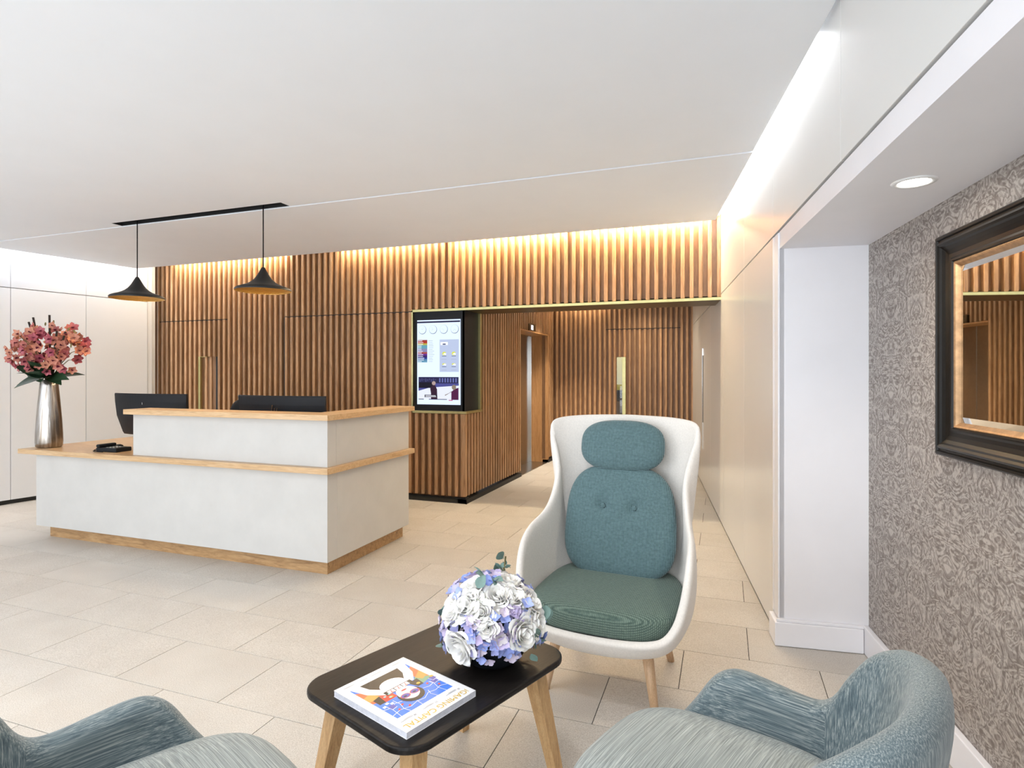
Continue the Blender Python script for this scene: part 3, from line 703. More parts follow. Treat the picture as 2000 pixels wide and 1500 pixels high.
# ------------------------------------------------------------------ pendant lamps
M_HAMMER = mat('hammered_brass', (0.70, 0.45, 0.14), 0.28, 1.0); t, b = nt(M_HAMMER)
v = coords(t, 'Object'); vo = node(t, 'ShaderNodeTexVoronoi', Scale=95.0); t.links.new(v, vo.inputs['Vector']); bump(t, b, vo.outputs['Distance'], 0.9, 0.004)
def pendant(X, label):
    o = empty('pendant_lamp', (X, 3.765, 2.10), label=label, cat='pendant lamp', group='black pendant lamps over the reception desk')
    out = [(0.214, -0.006), (0.215, 0.006), (0.205, 0.016), (0.180, 0.026), (0.150, 0.036), (0.120, 0.049), (0.094, 0.065), (0.070, 0.087), (0.050, 0.114), (0.034, 0.143), (0.021, 0.168), (0.012, 0.183), (0.006, 0.188)]
    lathe('shade', out, M_BLKMETAL, o, n=48, close=False)
    lathe('reflector', [(0.214, -0.006), (0.208, 0.004), (0.178, 0.020), (0.148, 0.030), (0.118, 0.043), (0.090, 0.060), (0.066, 0.082), (0.046, 0.110), (0.030, 0.138), (0.0, 0.150)], M_HAMMER, o, n=48, close=False)
    lathe('bulb', [(0.0, 0.052), (0.016, 0.057), (0.024, 0.072), (0.022, 0.088), (0.013, 0.108), (0.012, 0.14)], M_BULB, o, n=20)
    tube('cord', [(0, 0, 0.186), (0, 0, 0.728)], 0.0045, M_BLKPLASTIC, o)
    l = bpy.data.lights.new('pendant_glow', 'POINT'); l.energy = 9; l.color = (1, 0.75, 0.42); l.shadow_soft_size = 0.03
    lo = bpy.data.objects.new('pendant_glow', l); lo.location = (0, 0, 0.035); link(lo, o)
pendant(-4.88, 'black cone pendant lamp with brass inside, in front of the white cabinets')
pendant(-3.483, 'black cone pendant lamp with brass inside, in front of the wood slats')

# ------------------------------------------------------------------ reception desk
desk = empty('reception_desk', (-4.1, 3.95, 0), label='white plaster reception desk with oak ledges and oak plinth', cat='reception desk')
def kbox(name, x0, x1, y0, y1, z0, z1, m, bev=0.0, parent=desk): return box(name, x0+4.1, x1+4.1, y0-3.95, y1-3.95, z0, z1, m, parent, bev)
kbox('plinth', -5.584, -2.657, 3.492, 3.52, 0.0, 0.108, M_PLINTH, 0.001)
kbox('plinth', -2.685, -2.657, 3.5205, 4.535, 0.0, 0.108, M_PLINTH, 0.001)
kbox('plinth', -5.584, -5.556, 3.5205, 4.535, 0.0, 0.108, M_PLINTH, 0.001)
kbox('front_panel', -5.654, -2.603, 3.421, 3.53, 0.108, 0.734, M_PLASTER, 0.002)
kbox('side_panel', -2.71, -2.603, 3.53, 4.546, 0.108, 0.734, M_PLASTER, 0.002)
kbox('side_panel', -5.654, -5.55, 3.53, 4.546, 0.108, 0.734, M_PLASTER, 0.002)
kbox('ledge', -5.804, -2.560, 3.365, 4.20, 0.734, 0.7747, M_TOP, 0.0015)
kbox('ledge', -3.20, -2.560, 4.2002, 4.575, 0.734, 0.7747, M_TOPY, 0.0015)
kbox('ledge', -5.804, -5.15, 4.2002, 4.575, 0.734, 0.7747, M_TOPY, 0.0015)
kbox('upstand', -4.480, -2.603, 3.421, 3.52, 0.7747, 1.106, M_PLASTER, 0.002)
kbox('upstand', -2.702, -2.603, 3.5205, 4.546, 0.7747, 1.106, M_PLASTER, 0.002)
kbox('counter_top', -4.519, -2.560, 3.365, 3.60, 1.106, 1.1455, M_TOP, 0.0015)
kbox('counter_top', -2.80, -2.560, 3.6002, 4.575, 1.106, 1.1455, M_TOPY, 0.0015)

# monitors
def monitor(X, Y, label, logo):
    o = empty('monitor', (X, Y, 0.7747), 0, label, 'monitor', 'curved monitors on the reception desk')
    W, Hh, Rr = 0.84, 0.375, 1.5
    nx = 24; vs, fs = [], []; fm = []
    tilt = math.radians(9)
    def pt(x, z, off):
        a = x/Rr; px = (Rr+off)*math.sin(a); py = -(Rr+off)*math.cos(a)+Rr
        taper = 1-0.10*(0.5-z/Hh)
        return (px*taper, py-(z-Hh/2)*math.tan(tilt), z)
    zb = [0.0, 0.02, 0.17, 0.30, 0.365, 0.375]; bulge = [0.004, 0.012, 0.03, 0.018, 0.008, 0.003]
    for j, z in enumerate(zb):
        for i in range(nx+1): vs.append(pt(-W/2+W*i/nx, z, bulge[j]))
    n1 = len(vs)
    for j, z in enumerate(zb):
        for i in range(nx+1): vs.append(pt(-W/2+W*i/nx, z, -0.012))
    st = nx+1
    for j in range(len(zb)-1):
        for i in range(nx):
            k = j*st+i; fs.append((k, k+1, k+st+1, k+st)); fm.append(0)
            k += n1; fs.append((k, k+st, k+st+1, k+1)); fm.append(1)
    for i in range(nx):
        fs.append((i, n1+i, n1+i+1, i+1)); fm.append(0)
        k = (len(zb)-1)*st+i; fs.append((k, k+1, n1+k+1, n1+k)); fm.append(0)
    for j in range(len(zb)-1):
        k = j*st; fs.append((k, k+st, n1+k+st, n1+k)); fm.append(0)
        k = j*st+nx; fs.append((k, n1+k, n1+k+st, k+st)); fm.append(0)
    mk('screen', vs, fs, M_BLKPLASTIC, o, (0, 0, 0.105), smooth=False, mats=[M_BLKPLASTIC, M_GLASSBLK], fmat=fm)
    box('stand_neck', -0.035, 0.035, -0.03, 0.02, 0.012, 0.24, M_BLKPLASTIC, o, 0.006)
    prism('stand_base', [(0.14*math.cos(2*PI*i/28), 0.02+0.10*math.sin(2*PI*i/28)) for i in range(28)], 0.0, 0.012, M_BLKPLASTIC, o, bev=0.003)
    for (lx, lz, ang, ln) in logo:
        box('badge', lx-0.002, lx+0.002, -0.052, -0.0445, lz, lz+ln, M_CHROME, o).rotation_euler = (math.radians(9), ang, 0)
monitor(-4.805, 3.80, 'curved black monitor at the open left end of the desk', [(0.005, 0.385, 0.15, 0.020)])
monitor(-3.363, 3.80, 'curved black monitor behind the raised white counter', [(-0.02, 0.335, 0.3, 0.075), (0.005, 0.335, 0.3, 0.05), (0.03, 0.335, 0.3, 0.05)])
# mouse, phone
mo = empty('computer_mouse', (-4.98, 3.66, 0.7747), 0.3, 'black computer mouse under the monitor', 'mouse')
pad('shell', 0.031, 0.052, 0.02, 2.6, 2.2, M_BLKPLASTIC, mo, (0, 0, 0.0192), nu=28, nv=12)
pad('wheel', 0.004, 0.010, 0.009, 2, 2, M_STEEL, mo, (0, 0.026, 0.032), nu=14, nv=8)
ph = empty('desk_phone', (-4.86, 3.53, 0.7747), 0.05, 'black desk telephone with coiled lead on the oak ledge', 'telephone')
prism('body', [(-0.11, -0.06), (0.11, -0.06), (0.11, 0.08), (-0.11, 0.08)], 0.0, 0.035, M_BLKPLASTIC, ph, bev=0.006)
box('handset', -0.105, -0.065, -0.07, 0.09, 0.036, 0.062, M_BLKPLASTIC, ph, 0.01)
for i in range(3):
    for j in range(4): box('key', -0.02+i*0.035, 0.002+i*0.035, -0.045+j*0.028, -0.028+j*0.028, 0.035, 0.039, M_STEEL, ph, 0.001)
tube('lead', [(-0.10, -0.05, 0.03), (-0.135, -0.06, 0.012), (-0.15, -0.03, 0.005), (-0.13, 0.0, 0.004), (-0.16, -0.05, 0.004), (-0.10, -0.085, 0.004), (0.0, -0.09, 0.004)], 0.003, M_BLKPLASTIC, ph)
# office chair behind the desk
oc = empty('office_chair', (-4.64, 4.56, 0), 0.10, 'black office chair behind the reception desk', 'office chair')
pad('seat', 0.24, 0.24, 0.04, 3.5, 2.6, M_BLKPLASTIC, oc, (0, 0, 0.48))
pad('backrest', 0.215, 0.28, 0.03, 3.5, 2.6, M_BLKPLASTIC, oc, (0, 0.24, 0.89), (PI/2-0.12, 0, 0))
box('back_support', -0.03, 0.03, 0.20, 0.26, 0.46, 0.75, M_BLKPLASTIC, oc, 0.008)
tube('gas_lift', [(0, 0, 0.08), (0, 0, 0.45)], 0.025, M_CHROME, oc, 16)
for k in range(5):
    a = 2*PI*k/5+0.3
    tube('base_arm', [(0, 0, 0.10), (0.29*math.cos(a), 0.29*math.sin(a), 0.065)], [0.025, 0.015], M_BLKPLASTIC, oc)
    w_ = lathe('caster', [(0.0, -0.02), (0.028, -0.02), (0.030, 0), (0.028, 0.02), (0.0, 0.02)], M_BLKPLASTIC, oc, (0.29*math.cos(a), 0.29*math.sin(a), 0.031), 16); w_.rotation_euler = (PI/2, 0, a)
for s_ in (-1, 1):
    tube('arm', [(s_*0.22, 0.05, 0.46), (s_*0.27, 0.05, 0.50), (s_*0.27, 0.05, 0.66)], 0.014, M_BLKPLASTIC, oc)
    box('armrest', s_*0.27-0.03, s_*0.27+0.03, -0.10, 0.15, 0.66, 0.685, M_BLKPLASTIC, oc, 0.008)

# ------------------------------------------------------------------ vase with orchids
M_VASE = mat('hammered_silver', (0.62, 0.59, 0.55), 0.22, 0.9); t, b = nt(M_VASE)
v = coords(t, 'Object', (38, 38, 1.2)); n1 = node(t, 'ShaderNodeTexNoise', Scale=1.0, Detail=4.0, Distortion=0.6); t.links.new(v, n1.inputs['Vector'])
t.links.new(ramp(t, n1.outputs['Fac'], [(0.3, (0.15, 0.11, 0.075)), (0.5, (0.34, 0.30, 0.26)), (0.7, (0.60, 0.585, 0.57))]), b.inputs['Base Color'])
bump(t, b, n1.outputs['Fac'], 0.7, 0.006)
VX, VY, VZ = -5.66, 3.53, 0.7747
vase = lathe('flower_vase', [(0.0, 0.0), (0.085, 0.0), (0.098, 0.012), (0.102, 0.05), (0.100, 0.12), (0.093, 0.25), (0.080, 0.42), (0.069, 0.55), (0.064, 0.60), (0.060, 0.602), (0.062, 0.55), (0.072, 0.42)], M_VASE, None, (VX, VY, VZ), 48, close=False)
tag(vase, 'tall hammered silver vase on the left end of the desk', 'vase')
M_PETAL = mat('orchid_petal', (0.55, 0.22, 0.18), 0.5); t, b = nt(M_PETAL)
oi = node(t, 'ShaderNodeObjectInfo'); t.links.new(ramp(t, oi.outputs['Random'], [(0.0, (0.38, 0.07, 0.11)), (0.35, (0.48, 0.13, 0.14)), (0.65, (0.60, 0.24, 0.17)), (1.0, (0.62, 0.28, 0.18))]), b.inputs['Base Color'])
b.inputs['Subsurface Weight'].default_value = 0.1; b.inputs['Subsurface Radius'].default_value = (0.01, 0.005, 0.004)
M_LIP = mat('orchid_lip', (0.12, 0.012, 0.035), 0.5)
M_LEAF = plain('dark_leaf', (0.018, 0.048, 0.022), 0.38, 0.35, 14)
M_TWIG = plain('dark_twig', (0.022, 0.013, 0.010), 0.7, 0.3, 30)
M_STEM = plain('olive_stem', (0.16, 0.14, 0.05), 0.6, 0.2, 30)
def petalgrid(vs, fs, fm, M, L, W, curl, cup, mi, nl=4, nw=3, point=0.6, tipw=0.0, rnd=False):
    base = len(vs)
    for j in range(nl+1):
        s = j/nl; w = W*(math.sin(PI*min(1, s**point*0.93+0.05)))+tipw*s
        if rnd:
            tt = (s-0.58)/(0.58 if s < 0.58 else 0.44); w = W*(math.sqrt(max(0.0, 1-tt*tt))+0.10)
        for i in range(nw+1):
            q = -1+2*i/nw
            y_ = L*s-(0.10*L*q*q*s**3 if rnd else 0)
            p = Vector((w*q/2, y_, curl*s*s*L+cup*(q*q)*w))
            vs.append(tuple(M @ p))
    for j in range(nl):
        for i in range(nw):
            k = base+j*(nw+1)+i; fs.append((k, k+1, k+nw+2, k+nw+1)); fm.append(mi)
def blossom_mesh():
    vs, fs, fm = [], [], []
    for k, (L, W) in enumerate([(0.033, 0.019), (0.032, 0.021), (0.031, 0.018), (0.031, 0.018), (0.032, 0.021)]):
        M = Matrix.Rotation(2*PI*k/5, 4, 'Z') @ Matrix.Rotation(0.35, 4, 'X')
        petalgrid(vs, fs, fm, M, L, W, 0.15, 0.22, 0, 6, 4, rnd=True)
    M = Matrix.Rotation(PI, 4, 'Z') @ Matrix.Rotation(0.9, 4, 'X')
    petalgrid(vs, fs, fm, M, 0.018, 0.016, 0.5, 0.5, 1)
    return vs, fs, fm
orch = empty('orchid_arrangement', (VX, VY, VZ+0.60), label='pink and orange orchid sprays with dark leaves in the silver vase', cat='flowers')
vs, fs, fm = blossom_mesh()
proto = mk('blossom', vs, fs, None, orch, smooth=True, mats=[M_PETAL, M_LIP], fmat=fm)
first = True
bpos = []
rr = random.Random(11)
tries = 0
while len(bpos) < 150 and tries < 20000:
    tries += 1
    th = rr.uniform(0, 2*PI); rad = math.sqrt(rr.uniform(0.02, 1))*0.36; z = rr.uniform(0.07, 0.475)
    lim = 0.37*math.sqrt(max(0.05, 1-((z-0.26)/0.26)**2))
    if rad > lim: continue
    p = Vector((rad*math.cos(th), rad*math.sin(th)*0.75, z))
    if z < 0.17 and p.y > 0.05: continue
    if any((p-q).length < 0.038 for q in bpos): continue
    bpos.append(p)
for p in bpos:
    o = proto if first else proto.copy()
    if not first: COL.objects.link(o); o.parent = orch
    first = False
    d = Vector((p.x*1.0+0.12, p.y-0.30, (p.z-0.22)*0.7)).normalized()
    d = (d+Vector((rr.uniform(-.5, .5), rr.uniform(-.4, .4), rr.uniform(-.45, .35)))).normalized()
    o.location = p; o.rotation_euler = (d.to_track_quat('Z', 'Y') @ Matrix.Rotation(rr.uniform(-0.6, 0.6), 4, 'Z').to_quaternion()).to_euler()
    s = rr.uniform(1.2, 1.75); o.scale = (s, s, s)
# flower stems
for k in range(11):
    a = 2*PI*k/11+0.2; tip = Vector((0.28*math.cos(a), 0.20*math.sin(a), 0.30+0.12*math.sin(3*a+1)))
    tube('stem', [(0, 0, -0.02), tuple(tip*0.35+Vector((0, 0, 0.04))), tuple(tip*0.7+Vector((0, 0, 0.05))), tuple(tip)], [0.004, 0.004, 0.003, 0.002], M_STEM, orch, 6)
for (x0, z0, x1, z1) in ((-0.06, 0.10, -0.165, 0.560), (-0.05, 0.10, -0.225, 0.520), (0.03, 0.10, 0.052, 0.575), (0.05, 0.08, 0.15, 0.43), (0.08, 0.10, 0.26, 0.42), (-0.10, 0.12, -0.30, 0.31)):
    tube('twig', [(x0*0.3, 0, -0.01), (x0, -0.01, z0), (x1, -0.03, z1)], 0.0085, M_TWIG, orch, 8)
for k, (ax, ay, az, L, W, roll) in enumerate([(0.95, -0.3, 0.05, 0.30, 0.10, 0.9), (-0.9, -0.35, -0.12, 0.29, 0.10, -0.8), (-0.6, -0.6, -0.22, 0.24, 0.11, -0.6), (0.55, -0.7, -0.05, 0.20, 0.12, 0.6), (-0.45, -0.6, 0.45, 0.23, 0.13, -0.9), (0.6, -0.45, 0.42, 0.24, 0.13, 0.9), (0.1, -0.6, 0.7, 0.22, 0.13, 0.2), (-0.8, 0.2, 0.25, 0.26, 0.12, 0.9), (0.6, 0.5, 0.2, 0.24, 0.11, -0.5), (-0.85, -0.2, 0.25, 0.24, 0.12, -1.0), (0.25, -0.75, 0.35, 0.20, 0.13, 0.1), (-0.15, -0.8, 0.3, 0.20, 0.13, 0.0), (0.85, -0.3, -0.1, 0.24, 0.10, 0.5)]):
    vs, fs, fm = [], [], []
    q = (Vector((ax, ay, az)).normalized().to_track_quat('Y', 'Z').to_matrix().to_4x4()) @ Matrix.Rotation(roll, 4, 'Y')
    petalgrid(vs, fs, fm, q, L, W, -0.22, 0.10, 0, 8, 4, 0.75)
    mk('leaf', vs, fs, M_LEAF, orch, (ax*0.04, ay*0.04, 0.03), smooth=True)
# flower buds at the tips
for (x, y, z) in ((0.33, -0.05, 0.44), (0.36, -0.02, 0.42), (-0.2, 0, 0.50), (0.09, -0.02, 0.51), (0.33, -0.03, 0.30), (-0.05, 0, 0.50)):
    pad('bud', 0.007, 0.007, 0.020, 2, 2, M_STEM, orch, (x, y, z), (rr.uniform(-.5, .5), rr.uniform(-.5, .9), 0), 10, 8)

# ------------------------------------------------------------------ shell chairs (lofted from a pan edge to a free-form rim)
def catmull(P, per=6):
    out = []
    n = len(P)
    for i in range(n-1):
        p0, p1, p2, p3 = P[max(i-1, 0)], P[i], P[i+1], P[min(i+2, n-1)]
        for k in range(per):
            s = k/per
            out.append(0.5*((2*p1)+(p2-p0)*s+(2*p0-5*p1+4*p2-p3)*s*s+(3*p1-p0-3*p2+p3)*s**3))
    out.append(P[-1]); return out
def shell(name, rim, ang, pan, mid, zpan, zmid, thick, material, parent, nv=9, swap=None):
    """rim: half outline front centre -> back centre as (x,y,z); ang: pan angle in degrees for each rim point"""
    R = catmull([Vector(p) for p in rim], 3); A = [q.x for q in catmull([Vector((a, 0, 0)) for a in ang], 3)]
    R = R+[Vector((-p.x, p.y, p.z)) for p in reversed(R[1:-1])]; A = A+[180-a for a in reversed(A[1:-1])]
    n = len(R); vs, fs, uv = [], [], []
    cum = [0.0]
    for i in range(1, n): cum.append(cum[-1]+(R[i]-R[i-1]).length)
    for i in range(n):
        a = math.radians(A[i]); ca, sa = math.cos(a), math.sin(a)
        B = Vector((pan[0]*ca, pan[1]*sa+pan[2], zpan)); Cc = Vector((mid[0]*spow(ca, 0.8), mid[1]*spow(sa, 0.8)+mid[2], zmid))
        if Cc.z > R[i].z-0.03: Cc.z = R[i].z-0.03
        for j in range(nv+1):
            s = j/nv
            p = B*(1-s)**2+Cc*2*s*(1-s)+R[i]*s*s
            vs.append(tuple(p))
            u_, v_ = cum[i], s*max(0.25, (R[i]-B).length)
            if swap is not None and R[i].z > swap: u_, v_ = v_+3.3, cum[i]
            uv.append((u_, v_))
    for i in range(n):
        k = (i+1) % n
        for j in range(nv):
            fs.append((i*(nv+1)+j, k*(nv+1)+j, k*(nv+1)+j+1, i*(nv+1)+j+1))
    c0 = len(vs); vs.append((0, pan[2], zpan-0.01)); uv.append((0, 0))
    for i in range(n): fs.append((c0, ((i+1) % n)*(nv+1), i*(nv+1)))
    o = mk(name, vs, fs, material, parent, smooth=True)
    bm = bmesh.new(); bm.from_mesh(o.data); bmesh.ops.recalc_face_normals(bm, faces=bm.faces); bm.to_mesh(o.data); bm.free()
    ul = o.data.uv_layers.new(name='UVMap')
    for lp_ in o.data.loops: ul.data[lp_.index].uv = uv[lp_.vertex_index]
    for p in o.data.polygons: p.use_smooth = True
    s_ = o.modifiers.new('thick', 'SOLIDIFY'); s_.thickness = thick; s_.offset = -1; s_.use_even_offset = False
    ss = o.modifiers.new('round', 'SUBSURF'); ss.levels = 2; ss.render_levels = 2
    return o
# --- cream wing chair
wing = empty('wing_chair', (-0.500, 2.79, 0), math.radians(-4), 'cream high-backed wing chair with blue-green cushions', 'armchair')
rim = [(0, -.390, .325), (.14, -.388, .326), (.24, -.378, .332), (.312, -.352, .352), (.360, -.318, .415), (.383, -.282, .50), (.394, -.245, .585), (.397, -.195, .655), (.393, -.125, .700), (.383, -.055, .725), (.370, .000, .745), (.356, .055, .785), (.345, .095, .845), (.338, .125, .925), (.345, .143, 1.0), (.366, .16, 1.08), (.390, .18, 1.145), (.385, .21, 1.19), (.33, .265, 1.21), (.20, .325, 1.22), (0, .345, 1.225)]
ang = [-90, -72, -59, -48, -39, -31, -24, -17, -9, -1, 8, 17, 25, 31, 37, 43, 49, 56, 64, 77, 90]
shell('shell', rim, ang, (0.25, 0.27, -0.03), (0.43, 0.37, 0.0), 0.235, 0.235, 0.038, M_CREAM, wing)
def seatwarp(p):
    f = 1+0.06*(-p.y/0.33); return Vector((p.x*f, p.y, p.z+0.012*(1-(p.x/0.36)**2)*(1 if p.z > 0 else 0)))
sc_ = pad('seat_cushion', 0.330, 0.315, 0.058, 3.4, 5.0, M_WEAVE_S, wing, (0, -0.045, 0.385), (math.radians(3), 0, 0), warp=seatwarp)
tag(sc_, 'teal woven seat cushion with warm light tinted in')
def backwarp(p):
    q = (p.y+0.27)/0.54
    f = 1.02-0.13*q*q*q; z = p.z
    for bx_ in (-0.078, 0.078):
        d2_ = ((p.x*f-bx_)**2+(p.y-0.07)**2)
        if z > 0: z -= 0.026*math.exp(-d2_/0.0009)
    return Vector((p.x*f, p.y, z))
bc = pad('back_cushion', 0.275, 0.275, 0.062, 3.5, 3.0, M_WEAVE_B, wing, (0, 0.150, 0.695), (PI/2-math.radians(11), 0, 0), nu=120, nv=48, warp=backwarp)
M_WEAVE_B.node_tree.nodes['Mapping'].inputs['Rotation'].default_value = (0, 0, 0)
for bx_ in (-0.078, 0.078): pad('button', 0.013, 0.013, 0.006, 2, 2, M_WEAVE_B, bc, (bx_, 0.07, 0.046), nu=16, nv=8)
pad('head_cushion', 0.213, 0.130, 0.055, 2.7, 2.3, M_WEAVE_B, wing, (0, 0.205, 1.065), (PI/2-math.radians(13), 0, 0))
for (x0, y0, x1, y1) in ((0.20, -0.20, 0.245, -0.245), (-0.20, -0.20, -0.245, -0.245), (0.19, 0.17, 0.235, 0.25), (-0.19, 0.17, -0.235, 0.25)):
    tube('leg', [(x0, y0, 0.262), (x1, y1, 0.0)], [0.026, 0.017], M_PALELEG, wing, 18)
# --- low lounge chairs with streaked fabric
rim2 = [(0, -.345, .29), (.15, -.345, .29), (.24, -.335, .30), (.295, -.30, .34), (.325, -.245, .42), (.345, -.19, .505), (.355, -.12, .545), (.357, -.02, .54), (.355, .08, .53), (.352, .14, .55), (.35, .20, .64), (.335, .27, .715), (.285, .35, .755), (.155, .42, .78), (0, .44, .785)]
ang2 = [-90, -70, -55, -43, -33, -24, -14, -3, 8, 17, 26, 36, 48, 68, 90]
def lounge(X, Y, fx, fy, label):
    rz = math.atan2(fy, fx)+PI/2
    o = empty('lounge_chair', (X, Y, 0), rz, label, 'armchair', 'low blue-grey lounge chairs')
    shell('shell', rim2, ang2, (0.22, 0.24, 0.0), (0.37, 0.36, 0.02), 0.215, 0.23, 0.085, M_STRIE_SHELL, o, swap=0.56)
    pad('seat_cushion', 0.285, 0.315, 0.075, 3.6, 2.8, M_STRIE_SEAT, o, (0, -0.075, 0.36), (math.radians(3), 0, 0), warp=lambda p: Vector((p.x, p.y, p.z+0.015*(1-(p.x/0.3)**2))))
    for (x0, y0, x1, y1) in ((0.17, -0.19, 0.21, -0.23), (-0.17, -0.19, -0.21, -0.23), (0.16, 0.16, 0.20, 0.21), (-0.16, 0.16, -0.20, 0.21)):
        tube('leg', [(x0, y0, 0.25), (x1, y1, 0.0)], [0.022, 0.014], M_LEG, o, 14)
    return o
lounge(0.030, 1.552, -0.93, 0.36, 'blue-grey lounge chair beside the wallpapered wall')
lounge(-1.262, 0.940, 0.40, 0.917, 'blue-grey lounge chair at the near end of the table, only arm and seat in view')

# ------------------------------------------------------------------ coffee table
TA = math.radians(-20.5)
tab = empty('coffee_table', (-0.885, 1.762, 0), TA, 'black topped coffee table with splayed oak legs', 'table')
def rrect(a, b, r, n=10, bul=0.0):
    pts = []
    for (sx_, sy_, a0) in ((1, -1, -PI/2), (1, 1, 0), (-1, 1, PI/2), (-1, -1, PI)):
        for i in range(n+1):
            an = a0+PI/2*i/n; pts.append((sx_*(a-r)+r*math.cos(an), sy_*(b-r)+r*math.sin(an)))
    return [(x*(1+bul*(1-(y/b)**2)), y*(1+bul*(1-(x/a)**2))) for x, y in pts]
prism('table_top', rrect(0.268, 0.368, 0.085, bul=0.02), 0.428, 0.450, M_BLACKWOOD, tab, bev=0.007, seg=3)
for sx_ in (-1, 1):
    for sy_ in (-1, 1):
        tube('leg', [(sx_*0.175, sy_*0.265, 0.4275), (sx_*0.235, sy_*0.335, 0.0)], [0.040, 0.025], M_LEG, tab, 4, sq=True, smooth=False)
    box('rail', sx_*0.175-0.012, sx_*0.175+0.012, -0.25, 0.25, 0.385, 0.427, M_LEG, tab)
# magazine
mg = empty('magazine', (-0.911, 1.567, 0.4505), math.atan2(-0.255, -0.089), 'white magazine with a blue pool illustration lying on the black table', 'magazine')
MWd, MHt = 0.272, 0.333
M_PAPER = plain('page_edges', (0.72, 0.72, 0.78), 0.6, 0.12, 60)
M_COVER = mat('cover_white', (0.74, 0.74, 0.75), 0.25)
box('pages', -MWd/2+0.001, MWd/2-0.001, -MHt/2+0.001, MHt/2-0.001, 0.0008, 0.0175, M_PAPER, mg)
cv = box('cover', -MWd/2, MWd/2, -MHt/2, MHt/2, 0.0176, 0.0186, M_COVER, mg)
box('cover', -MWd/2, MWd/2, -MHt/2, MHt/2, 0.0, 0.0007, M_COVER, mg)
box('spine', -MWd/2-0.0006, -MWd/2+0.0008, -MHt/2, MHt/2, 0.0, 0.0186, M_COVER, mg)
_ml = [0]
def ink(n, c):
    k = 'ink_'+n
    if k not in MATS: mat(k, c, 0.28)
    return MATS[k]
def mpoly(pts, m, name='print'):
    """print on the cover; u,v in 0..1 from lower left as the magazine is read"""
    _ml[0] += 1; z = 0.0006+0.00002*_ml[0]
    return mk(name, [((u-0.5)*MWd, (v_-0.5)*MHt, z) for u, v_ in pts], [tuple(range(len(pts)))], m, cv)
def mell(u, v_, ru, rv, m, rot=0.0, n=22):
    return mpoly([(u+ru*math.cos(2*PI*i/n)*math.cos(rot)-rv*math.sin(2*PI*i/n)*math.sin(rot), v_+ru*math.cos(2*PI*i/n)*math.sin(rot)+rv*math.sin(2*PI*i/n)*math.cos(rot)) for i in range(n)], m)
BLUE = ink('blue', (0.06, 0.20, 0.72)); SKIN = ink('skin', (0.84, 0.72, 0.72)); DARK = ink('dark', (0.025, 0.018, 0.012)); RED = ink('red', (0.70, 0.06, 0.03)); WHITE = ink('white', (0.85, 0.87, 0.9)); VIOLET = ink('violet', (0.10, 0.10, 0.42)); AMBER = ink('amber', (0.55, 0.33, 0.08)); GREEN = ink('green', (0.20, 0.36, 0.22)); ORANGE = ink('orange', (0.75, 0.16, 0.06)); GOLD = ink('gold', (0.62, 0.41, 0.05))
P0, P1, Q0, Q1 = 0.10, 0.90, 0.13, 0.79
mpoly([(P0, Q0), (P1, Q0), (P1, Q1), (P0, Q1)], BLUE)
mpoly([(P0, 0.44), (0.20, 0.36), (0.30, 0.44), (0.30, 0.54), (0.10, 0.50)], GREEN)
mpoly([(P0, 0.20), (0.26, 0.30), (0.22, 0.42), (P0, 0.47)], ORANGE)
mpoly([(P0, 0.32), (0.24, 0.40), (0.20, 0.47), (P0, 0.44)], AMBER)
mpoly([(P1, 0.20), (P1, 0.46), (0.72, 0.50), (0.72, 0.36), (0.84, 0.24)], ORANGE)
mpoly([(0.80, 0.30), (P1, 0.33), (P1, 0.42), (0.74, 0.42)], AMBER)
mpoly([(0.62, 0.40), (0.76, 0.40), (0.78, 0.52), (0.62, 0.52)], RED); mpoly([(0.76, 0.40), (0.86, 0.42), (0.86, 0.52), (0.78, 0.52)], DARK)
mpoly([(0.24, 0.42), (0.38, 0.44), (0.34, 0.54), (0.26, 0.54)], DARK)
mpoly([(0.18, Q0), (0.82, Q0), (0.74, 0.30), (0.64, 0.42), (0.36, 0.42), (0.26, 0.30)], DARK)     # hair / dress
mell(0.50, 0.335, 0.165, 0.105, SKIN)                                                               # shoulders
mpoly([(0.42, 0.40), (0.58, 0.40), (0.58, 0.52), (0.42, 0.52)], SKIN)
mpoly([(0.10, 0.10), (0.22, 0.09), (0.26, 0.24), (0.36, 0.36), (0.36, 0.42), (0.28, 0.42), (0.17, 0.30)], SKIN)   # arms
mpoly([(0.90, 0.10), (0.78, 0.09), (0.74, 0.24), (0.62, 0.37), (0.62, 0.43), (0.70, 0.43), (0.83, 0.30)], SKIN)
mpoly([(0.31, 0.385), (0.69, 0.385), (0.69, 0.45), (0.31, 0.45)], DARK); 
for k in range(3):
    mpoly([(0.36+k*0.10, 0.392), (0.45+k*0.10, 0.392), (0.45+k*0.10, 0.443), (0.36+k*0.10, 0.443)], SKIN)
    textmesh('lettering', '7', 0.020, RED, cv, ((0.405+k*0.10-0.5)*MWd, (0.398-0.5)*MHt, 0.0016), (0, 0, 0), 'CENTER')
mell(0.50, 0.585, 0.155, 0.125, DARK); mell(0.50, 0.545, 0.125, 0.115, SKIN)                      # head
mpoly([(0.36, 0.60), (0.50, 0.675), (0.64, 0.60), (0.60, 0.66), (0.50, 0.70), (0.40, 0.66)], DARK)
for u in (0.435, 0.565):
    mell(u, 0.575, 0.062, 0.036, RED); mell(u, 0.575, 0.052, 0.029, VIOLET); mell(u+0.01, 0.58, 0.022, 0.012, DARK)
mell(0.50, 0.487, 0.038, 0.011, RED)
